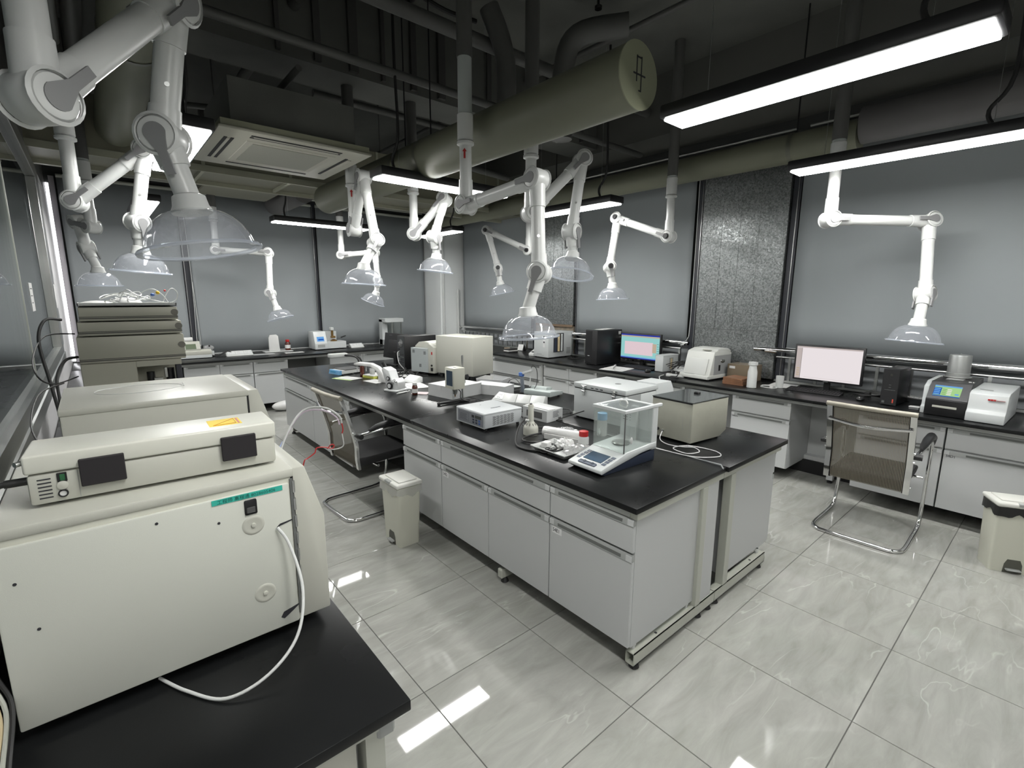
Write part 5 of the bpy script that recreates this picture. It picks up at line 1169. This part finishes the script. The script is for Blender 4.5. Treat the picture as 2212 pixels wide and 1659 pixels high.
for k in range(6): solo('black_cable', MB().tube([(5.0, 2.95 + .05 * k, .80), (4.95 - .03 * k, 2.85, .88 + .02 * (k % 3)), (4.9, 2.75, .88 + .01 * k), (5.05, 2.62 + .03 * k, .84), (5.15, 2.60, .80)], .004, 6, smooth=6), rubber, 'black cable arching beside the grey analyser', 'cable', group='cables arching beside the grey analyser')
for k in range(5): solo('black_cable', MB().tube([(5.14, 3.62 + .02 * k, .80), (5.16, 3.66, .90 + .03 * k), (5.15, 3.70 + .015 * k, .96 + .04 * k), (5.16, 3.76, .88), (5.12, 3.80, .80)], .004, 6, smooth=6), rubber, 'black cable between the tower and the cyan screen monitor', 'cable', group='cables behind the cyan screen monitor')
# printer shaped analyser
t = inst('analyser', 'light grey printer shaped analyser with stepped top', 'laboratory instrument', 4.70, 2.725, -94)
pa = mat('analyser white', (.56, .57, .54), .42)
part('front_tray', MB().box(0, .34, -.02, .42, .012, .05, bev=.006, seg=2), pa, t)
part('body', MB().prism([(.03, .05), (.42, .05), (.42, .27), (.16, .30), (.10, .285), (.075, .21)], .02, .33, 'x', bev=.006), pa, t)
part('front_cover', MB().prism([(.018, .052), (.035, .052), (.080, .21), (.068, .215)], .035, .285, 'x', bev=.002), mat('cover grey', (.50, .51, .49), .45), t)
part('top_step', MB().prism([(.14, .29), (.42, .26), (.42, .29), (.36, .315), (.18, .312)], .03, .32, 'x', bev=.005), pa, t)
part('label_plate', MB().box(.19, .27, .10, .14, .298, .306), cream_l, t)
part('side_panel', MB().box(.330, .334, .10, .41, .03, .25, bev=.002), mat('grey side', (.30, .31, .31), .45), t)
part('side_handle', MB().sphere((.336, .25, .19), .03, (.3, 1.3, .7), 14), steel, t); part('side_port', MB().box(.333, .337, .18, .21, .09, .15), black, t); part('tray_mark', MB().box(.06, .17, .0, .015, .05, .0515), grip, t); feet(t, .34, .4, .012)
# wooden box, stack, bottle, cup
t = inst('brown_box', 'brown metal box with a small label and top handle', 'box', 4.95, 2.33, -92)
part('case', MB().box(0, .26, 0, .20, 0, .165, bev=.002), brown, t); part('paper_label', MB().box(.02, .08, -.001, 0, .12, .145), paper, t); part('wire_handle', MB().tube([(.08, .08, .165), (.085, .08, .18), (.17, .08, .18), (.175, .08, .165)], .003, 6), steel, t)
for k in range(4): solo('wood_slab', MB().box(0, .20, 0, .20, 0, .0165, bev=.001), wood, ['lowest brown board of the small stack on the right bench', 'second brown board from the bottom of the small stack', 'third brown board of the small stack', 'topmost brown board of the small stack'][k], 'board', (4.665 + .004 * k, 2.235 + .003 * (k % 2), T + .0168 * k), -88 - 3 * k)
bottle('white_bottle', 'tall white plastic bottle with white cap on the right bench', 4.66, 1.95, T, .042, .245, .032, white_pl, white_pl, .03)
t = thing('cup', 'plain white cup left of the white screen monitor', 'cup', (4.88, 1.785, T)); part('cup_wall', MB().lathe([(.032, 0), (.036, .11), (.034, .11), (.03, .003), (.001, .003)], (0, 0, 0), 28, capends=False), white_pl, t); part('cup_base', MB().cyl((0, 0, 0), (0, 0, .003), .032, seg=28), white_pl, t)
t = thing('tape_loop', 'white looped strap with a small plug beside the tall white bottle', 'strap', (4.78, 1.86, T)); part('strap', MB().tube([(0, .05, .006), (.04, .05, .01), (.07, .0, .01), (.05, -.07, .008), (-.01, -.08, .006), (-.04, -.03, .006), (-.03, .03, .006)], .006, 6, closed=True, smooth=5), white_pl, t); part('plug', MB().box(-.04, -.01, -.07, -.04, 0, .03, bev=.003), paper, t)
sheet('white papers under the keyboard beside the white cup', 5.03, 1.80, 5, .30, .22, T, 5, lines=False)
# small desktop computer
t = inst('computer_tower', 'small black desktop computer with a red tag left of the touch screen analyser', 'computer', 4.72, .965, -92)
part('case', MB().box(0, .105, 0, .32, .004, .29, bev=.004, seg=2), black, t); part('bezel', MB().box(-.001, .106, -.004, .002, .004, .292, bev=.003), blackm, t)
part('power_ring', MB().lathe([(.009, 0), (.009, .003), (.006, .003)], (.055, -.004, .245), 20, (0, -1, 0)), chrome, t); part('red_tag', MB().box(.078, .086, -.006, -.003, .025, .055), mat('red tag', (.6, .08, .05), .4), t); part('sticker', MB().box(.012, .03, -.005, -.003, .02, .038), steel, t); part('front_line', MB().box(.02, .09, -.0055, -.003, .125, .1275), steel, t)
part('port', MB().box(.045, .06, -.0055, -.003, .165, .168).box(.045, .06, -.0055, -.003, .145, .148), steel, t)
pstrip('white power strip behind the small desktop computer', 5.13, 1.16, -90, 5, T); solo('adapter', MB().box(-.03, .03, -.02, .02, 0, .04, bev=.004), rubber, 'black power adapter on the worktop behind the mouse', 'adapter', (5.03, 1.12, T))
for k in range(4): solo('black_cable', MB().tube([(4.98, 1.25 - .03 * k, .80), (4.9 - .03 * k, 1.1, .82), (4.98, .98, .80 + .008 * k), (5.1, 1.0, .82), (5.15, .9, .80)], .004, 6, smooth=6), rubber, 'black cable between the white screen monitor and the small computer', 'cable', group='cables beside the small computer')
sheet('white printed sheet behind the small desktop computer', 5.12, .83, 0, .12, .16, T + .03, lines=True)
t = inst('petri_box', 'small clear lidded box beside the touch screen analyser', 'box', 4.70, .775, -90); part('box', MB().box(0, .06, 0, .05, 0, .016, bev=.002), film_m, t); part('lid', MB().box(-.002, .062, -.002, .052, .016, .022, bev=.002), paper, t)
# touch screen analyser
t = inst('thermal_analyser', 'black and white analyser with a green touch screen on the right bench', 'laboratory instrument', 4.58, .70, -92)
part('left_cheek', MB().prism([(.05, .0), (.06, .0), (.50, .0), (.50, .24), (.16, .235), (.08, .20), (.07, .06), (.05, .05)], .0, .03, 'x', bev=.004), wb, t)
part('dark_body', MB().prism([(.0, .004), (.52, .004), (.52, .245), (.12, .238), (.0, .12)], .032, .26, 'x', bev=.004), mat('analyser black', (.012, .012, .013), .35), t)
Ms = Matrix.Translation((0, .0, .12)) @ Matrix.Rotation(math.atan2(.118, .12), 4, 'X')
part('front_panel', MB().box(.034, .258, .004, .162, .0, .0035, M=Ms), mat('panel charcoal', (.045, .045, .048), .4), t)
def scr(n, a, b, c, d, m, e): part(n, MB().box(.062 + a * .15, .062 + b * .15, .03 + c * .10, .03 + d * .10, .0036, .0042 + e, M=Ms), m, t)
scr('screen', 0, 1, 0, 1, scr_green, 0); scr('screen_bar', 0, 1, 0, .08, scr_dblue, .0003); scr('screen_bar', 0, 1, .88, 1, scr_lblue, .0003); scr('screen_pane', 0, .28, .12, .80, scr_dblue, .0003)
for k in range(4): scr('screen_button', .02, .24, .16 + .16 * k, .25 + .16 * k, scr_lblue, .0006); scr('screen_field', .50, .66, .18 + .15 * k, .25 + .15 * k, scr_white, .0006); scr('screen_text', .32, .46, .20 + .15 * k, .22 + .15 * k, ink, .0006)
scr('screen_icon', .80, .94, .22, .34, scr_lblue, .0006)
part('name_bar', MB().box(.075, .21, -.003, .0, .062, .078, bev=.002), cream_l, t)
part('white_unit', MB().prism([(-.03, .004), (.52, .004), (.52, .215), (.06, .21), (.012, .195), (.0, .11), (-.004, .085), (-.03, .068)], .262, .46, 'x', bev=.006), wb, t)
part('red_mark', MB().box(.36, .372, -.0035, .004, .158, .168).box(.374, .386, -.0035, .004, .158, .168).box(.388, .400, -.0035, .004, .158, .168), red, t); part('mark_line', MB().box(.404, .445, -.0035, .004, .160, .165), mat('mark grey', (.35, .2, .2), .5), t)
part('top_cylinder', MB().lathe([(.082, .0), (.084, .004), (.070, .008), (.070, .03), (.072, .032), (.068, .036), (.066, .165), (.064, .172), (.004, .174)], (.125, .42, .245), 36), mat('satin metal', (.45, .46, .45), .38, .7), t)
part('cylinder_pin', MB().cyl((.125, .42, .418), (.125, .42, .428), .004), steel, t)
part('film_piece', MB().box(.09, .19, .22, .30, .244, .249, bev=.002), film_m, t); part('tweezers', MB().prism([(.3, .10), (.37, .085), (.37, .088), (.3, .106)], .214, .218, 'z'), steel, t)
part('capsule', MB().box(.225, .24, .18, .19, .243, .248).box(.247, .254, .18, .188, .243, .248), paper, t); feet(t, .46, .5, .006, i=.04)
# far part of right bench
solo('wood_block', MB().prism([(0, 0), (.2, 0), (.2, .028), (0, .02)], 0, .09, 'x'), mat('pale wood', (.40, .30, .22), .5), 'small pale wooden block on the far right worktop', 'block', (4.85, 5.80, T), -30)
for k in range(3): solo('booklet', MB().box(0, .12, 0, .18, 0, .018, bev=.001), [mat('black cover', (.02, .02, .02), .5), paper, mat('black cover', (.02, .02, .02), .5)][k], ['lowest black booklet near the cream instrument', 'white booklet between two black ones', 'uppermost black booklet of the small pile'][k], 'book', (4.68, 5.66, T + .0185 * k), -95 + 4 * k)
t = inst('desk_sign', 'small tilted card holder with white card on the far right bench', 'sign', 5.0, 5.72, -80); part('holder', MB().prism([(0, 0), (.08, 0), (.04, .10)], 0, .12, 'x'), black, t); part('card', MB().prism([(-.002, .008), (.0, .008), (.036, .098), (.034, .098)], .01, .11, 'x'), paper, t)
solo('white_stand', MB().lathe([(.05, 0), (.05, .012), (.012, .016), (.010, .10), (.03, .11), (.03, .15), (.0, .152)], (0, 0, 0), 20), white_pl, 'small white stand left of the tall tower computer', 'stand', (4.86, 4.13, T))
for k in range(4): solo('black_cable', MB().tube([(5.0, 4.62, .80), (4.9, 4.55 - .04 * k, .80 + .004 * k), (4.86, 4.40, .80), (5.0, 4.28 + .03 * k, .81), (5.12, 4.2, .80)], .004, 6, smooth=6), rubber, 'black cable behind the grey boxy instrument', 'cable', group='cables behind the grey boxy instrument')

# ================================================================== far bench things
t = inst('titrator', 'cream bench instrument with green display beside the stack', 'laboratory instrument', .82, 7.62, 0)
part('base', MB().box(-.02, .34, 0, .26, .006, .05, bev=.004), gi, t); part('body', MB().prism([(0, .05), (.26, .05), (.26, .10), (.05, .12), (0, .10)], -.02, .34, 'x', bev=.004), cream_l, t)
part('console', MB().prism([(.02, .08), (.10, .08), (.10, .22), (.075, .23), (.015, .13)], 0, .22, 'x', bev=.004), cream_l, t); part('display', MB().prism([(.014, .13), (.018, .128), (.066, .205), (.062, .208)], .05, .17, 'x'), lcd_green, t); part('paper_roll', MB().cyl((.05, .13, .25), (.15, .13, .25), .03), paper, t); feet(t, .32, .26, .006)
t = inst('goggles', 'clear safety goggles with black strap clips beside the cream instrument', 'goggles', 1.15, 7.80, 0, T + .12); part('lens', MB().sphere((0, 0, 0), .06, (1.2, .6, .7), 18), film_m, t); part('clip', MB().box(-.075, -.06, -.02, .02, .0, .04).box(.0, .02, -.035, -.02, .02, .04), black, t)
solo('goggles_rest', MB().box(-.06, .06, -.05, .05, 0, .078, bev=.003), gi, 'small grey rest block under the safety goggles', 'block', (1.15, 7.80, T))
solo('black_plug', MB().tube([(1.17, 7.75, .80), (1.25, 7.72, .80), (1.33, 7.72, .84), (1.38, 7.74, .85), (1.45, 7.72, .80)], .009, 7, smooth=6), rubber, 'black lead with raised plug beside the triple socket box', 'cable')
socket_box('socket_box', 'white triple socket box on the far bench', 1.34, 7.66, 0, 3, .105)
sheet('grey leaflet lying right of the triple socket box', 1.80, 7.62, 0, .28, .14, lines=False, m=mat('grey paper', (.45, .46, .46), .6)); sheet('white leaflet before the red capped bottle', 2.21, 7.58, 0, .26, .12)
solo('far_tray', MB().box(-.2, .2, -.09, .09, 0, .012, bev=.003), white_pl, 'thin white tray under the folded card and red capped bottle', 'tray', (2.06, 7.87, T))
t = inst('folded_card', 'tall folded white card standing on the far bench', 'card', 1.94, 7.85, 0, T + .013); part('card', MB().prism([(0, 0), (.15, 0), (.135, .22), (.11, .245), (.02, .24), (0, .2)], 0, .03, 'y', bev=.002), paper, t)
bottle('reagent_bottle', 'small dark bottle with red cap and white label on the far bench', 2.21, 7.88, T + .013, .04, .16, .022, amber, red, .035, lab=1)
t = inst('flash_tester', 'white tester with a blue screen and a brass head on the far bench', 'laboratory instrument', 2.55, 7.66, 0)
part('console', MB().prism([(0, .012), (.30, .012), (.30, .285), (.07, .285), (.0, .10)], 0, .19, 'x', bev=.005), wb, t); part('deck', MB().box(.19, .50, .02, .28, .012, .12, bev=.004), wb, t); part('back_wall', MB().box(.19, .42, .22, .28, .12, .27, bev=.003), wb, t)
part('screen', MB().prism([(.010, .135), (.014, .133), (.062, .245), (.058, .248)], .04, .15, 'x'), scr_lblue, t); part('screen_field', MB().prism([(.0155, .15), (.018, .15), (.036, .19), (.034, .19)], .06, .14, 'x'), scr_dblue, t); part('vent', MB().box(.04, .15, -.002, .002, .04, .085), grip, t)
part('test_head', MB().cyl((.32, .13, .18), (.32, .13, .30), .018).box(.30, .36, .10, .16, .17, .20).cyl((.31, .13, .2), (.36, .10, .19), .01), gold, t); part('head_cap', MB().box(.29, .34, .10, .17, .29, .34, bev=.006), white_pl, t); part('test_cup', MB().lathe([(.05, 0), (.055, .01), (.02, .03), (.0, .03)], (.34, .13, .12), 20), gold, t); part('handle', MB().cyl((.46, .14, .17), (.53, .10, .20), .010), black, t); feet(t, .5, .28, .012)
socket_box('socket_box', 'white double socket box right of the blue screen tester', 3.14, 7.70, 0, 2, .10)
t = inst('far_balance', 'grey white balance with open weighing column by the wide far blind', 'laboratory instrument', 3.74, 7.62, 0)
part('column', MB().box(0, .10, .18, .30, .0, .44, bev=.004), gi, t); part('top', MB().box(.0, .34, .05, .30, .39, .46, bev=.006), gi, t); part('base', MB().box(.0, .36, .0, .32, .0, .10, bev=.006), gi, t); part('glass_tube', MB().box(.13, .30, .07, .26, .15, .39), glass_m, t); part('frame_post', MB().box(.125, .14, .06, .08, .10, .39), steel, t); part('frame_post', MB().box(.295, .31, .06, .08, .10, .39), steel, t); part('pan', MB().cyl((.215, .16, .14), (.215, .16, .16), .05), cream_l, t); part('shelf', MB().box(.11, .33, .04, .28, .10, .14, bev=.004), steel, t); part('display', MB().box(.14, .30, -.002, .002, .03, .08), lcd, t)
socket_box('socket_box', 'upright white socket box right of the far balance', 4.17, 7.80, 0, 2, .07)

# ================================================================== chairs
def chair(label, x, y, rz):
    t = thing('office_chair', label, 'chair', (x, y, 0), rz)
    hw = .225
    # local: facing +x, back bottom at x=.10, top at x=-.18
    def bk(z): # back curve x for height z
        return -.045 + .012 * max(0, (.46 - z) / .1) - .098 * max(0, (z - .56) / .36) ** 1.15
    zs = [.38 + .54 * i / 14 for i in range(15)]
    q = MB(); q.grid(lambda u, v: (bk(.385 + .53 * v) + -.014 * math.sin(u * PI) * math.sin(min(1, v * 1.1) * PI), (-hw + .02) + (2 * hw - .04) * u, .385 + .53 * v), 12, 14)
    part('mesh_back', q, mesh_m, t)
    for s_ in (-1, 1):
        q = MB()
        pts = [(bk(z), s_ * hw, z) for z in zs]
        for (a, b, c) in ((.012, .018, 0),):
            V = []
            for p in pts: V.append([q.bm.verts.new((p[0] + dx, p[1] + dy, p[2])) for dx, dy in ((-.010, -.016), (.010, -.016), (.010, .016), (-.010, .016))])
            for A_, B_ in zip(V, V[1:]):
                for i in range(4): q.bm.faces.new((A_[i], A_[(i + 1) % 4], B_[(i + 1) % 4], B_[i]))
            q.bm.faces.new(V[0]); q.bm.faces.new(V[-1])
        part('side_rail', q, chrome, t)
        part('rail_edge', MB().tube([(bk(z) + .008, s_ * (hw - .02), z) for z in zs], .005, 6), rubber, t)
        part('bolt', MB().cyl((bk(.66), s_ * (hw + .014), .66), (bk(.66), s_ * (hw + .024), .66), .009).cyl((bk(.60), s_ * (hw + .014), .60), (bk(.60), s_ * (hw + .024), .60), .007), chrome, t)
    part('head_bar', MB().tube([(bk(.925) - .006, -hw - .018, .925), (bk(.925) - .02, 0, .925), (bk(.925) - .006, hw + .018, .925)], .016, 12, smooth=6), mat('taupe bar', (.33, .31, .26), .4, .4, bump=.6, bscale=200), t)
    part('cross_bar', MB().tube([(bk(.82) - .015, -hw, .82), (bk(.82) - .055, 0, .805), (bk(.82) - .015, hw, .82)], .012, 10, smooth=8), chrome, t)
    part('seat', MB().prism([(-.03, .46), (.06, .455), (.40, .465), (.46, .455), (.47, .43), (.40, .405), (.1, .39), (-.03, .385)], -hw + .02, hw - .02, 'y', bev=.012), mat('black seat mesh', (.012, .012, .013), .7, bump=.4, bscale=250), t)
    part('seat_bar', MB().cyl((.12, -hw, .375), (.12, hw, .375), .010).cyl((.40, -hw - .02, .385), (.40, hw + .02, .385), .010), chrome, t)
    # cantilever base as one tube
    hb = hw + .035; r_ = .0125
    P = [(-.03, hw + .02, .635), (.16, hb, .66), (.36, hb, .665), (.44, hb, .62), (.455, hb, .52), (.45, hb, .20), (.42, hb, .06), (.36, hb, .02), (.2, hb, r_), (-.05, hb, r_), (-.12, hb - .03, r_), (-.14, hb - .10, r_)]
    pts = P + [(a, -b, c) for a, b, c in reversed(P)]
    part('base_tube', MB().tube(pts, r_, 12, smooth=5), chrome, t)
    for s_ in (-1, 1):
        part('armrest', MB().tube([(.04, s_ * hb, .668), (.10, s_ * hb, .685), (.2, s_ * hb, .70), (.36, s_ * hb, .70), (.44, s_ * hb, .675), (.475, s_ * hb, .62)], [.010, .020, .025, .027, .024, .012], 12, smooth=0), black, t)
        part('arm_joint', MB().cyl((-.035, s_ * (hw + .005), .635), (-.03, s_ * (hw + .055), .635), .019), black, t)
    return t
chair('chrome mesh back chair standing at the left of the island beside the white bin', 1.365, 3.50, 3)
chair('chrome mesh back chair before the right bench and the white screen monitor', 3.885, .81, 1)

# ================================================================== bins
def bin_(label, x, y, rz, bagm, dark, w=.24, d=.17, h=.43):
    t = thing('pedal_bin', label, 'bin', (x, y, 0), rz)  # pedal side faces -y local
    def ring(z, i): return [(-w / 2 + i, -d / 2 + i, z), (w / 2 - i, -d / 2 + i, z), (w / 2 - i, d / 2 - i, z), (-w / 2 + i, d / 2 - i, z)]
    q = MB(); a = [q.bm.verts.new(p) for p in ring(0, .012)]; b = [q.bm.verts.new(p) for p in ring(h - .02, 0)]
    q.bm.faces.new(a); q.bm.faces.new(b)
    for i in range(4): q.bm.faces.new((a[i], a[(i + 1) % 4], b[(i + 1) % 4], b[i]))
    bmesh.ops.bevel(q.bm, geom=[e for e in q.bm.edges if abs(e.verts[0].co.z - e.verts[1].co.z) > .1], offset=.018, segments=3, affect='EDGES', profile=.5)
    part('bucket', q, beige, t)
    part('lid', MB().box(-w / 2 - .010, w / 2 + .010, -d / 2 - .010, d / 2 + .010, h - .018, h + .012, bev=.012, seg=3), mat('bin lid white', (.64, .64, .60), .38), t)
    part('lid_panel', MB().box(-w / 2 + .02, w / 2 - .02, -d / 2 + .022, d / 2 - .016, h + .010, h + .020, bev=.008, seg=2), mat('bin lid white', (.64, .64, .60), .38), t)
    part('lid_button', MB().box(-.035, .035, -d / 2 - .013, -d / 2 + .012, h - .004, h + .0135, bev=.003), grip, t)
    # bag skirt
    random.seed(11 if dark else 12); n = 48; q = MB(); top = []; low = []
    for k in range(n):
        an = 2 * PI * k / n; cx, sx = math.cos(an), math.sin(an); m_ = 1 / max(abs(cx) / (w / 2 + .006), abs(sx) / (d / 2 + .006))
        L_ = .052 + .010 * math.sin(an * 5 + 1) + .006 * math.sin(an * 11) + (.07 * max(0, math.sin(an * 1.0 + .9)) ** 2 if dark else 0)
        top.append(q.bm.verts.new((cx * m_, sx * m_, h - .018))); k2 = 1.01 + .012 * math.sin(an * 9); low.append(q.bm.verts.new((cx * m_ * k2, sx * m_ * k2, h - .018 - L_)))
    for k in range(n): q.bm.faces.new((top[k], top[(k + 1) % n], low[(k + 1) % n], low[k]))
    part('bag_skirt', q, bagm, t)
    part('pedal_recess', MB().prism([(-.045, .0), (.045, .0), (.042, .055), (.03, .085), (-.03, .085), (-.042, .055)], -d / 2 + .009, -d / 2 + .013, 'y'), mat('recess brown', (.08, .08, .065), .6), t)
    part('pedal', MB().box(-.035, .035, -d / 2 - .012, -d / 2 + .02, .018, .028, bev=.003), grip, t)
    return t
bin_('cream pedal bin with a clear liner at the island beside the left chair', 1.425, 2.80, -90, film_m, False)
bin_('cream pedal bin with a black liner at the right picture edge', 4.09, .10, -62, mat('black bag', (.012, .012, .012), .3), True)
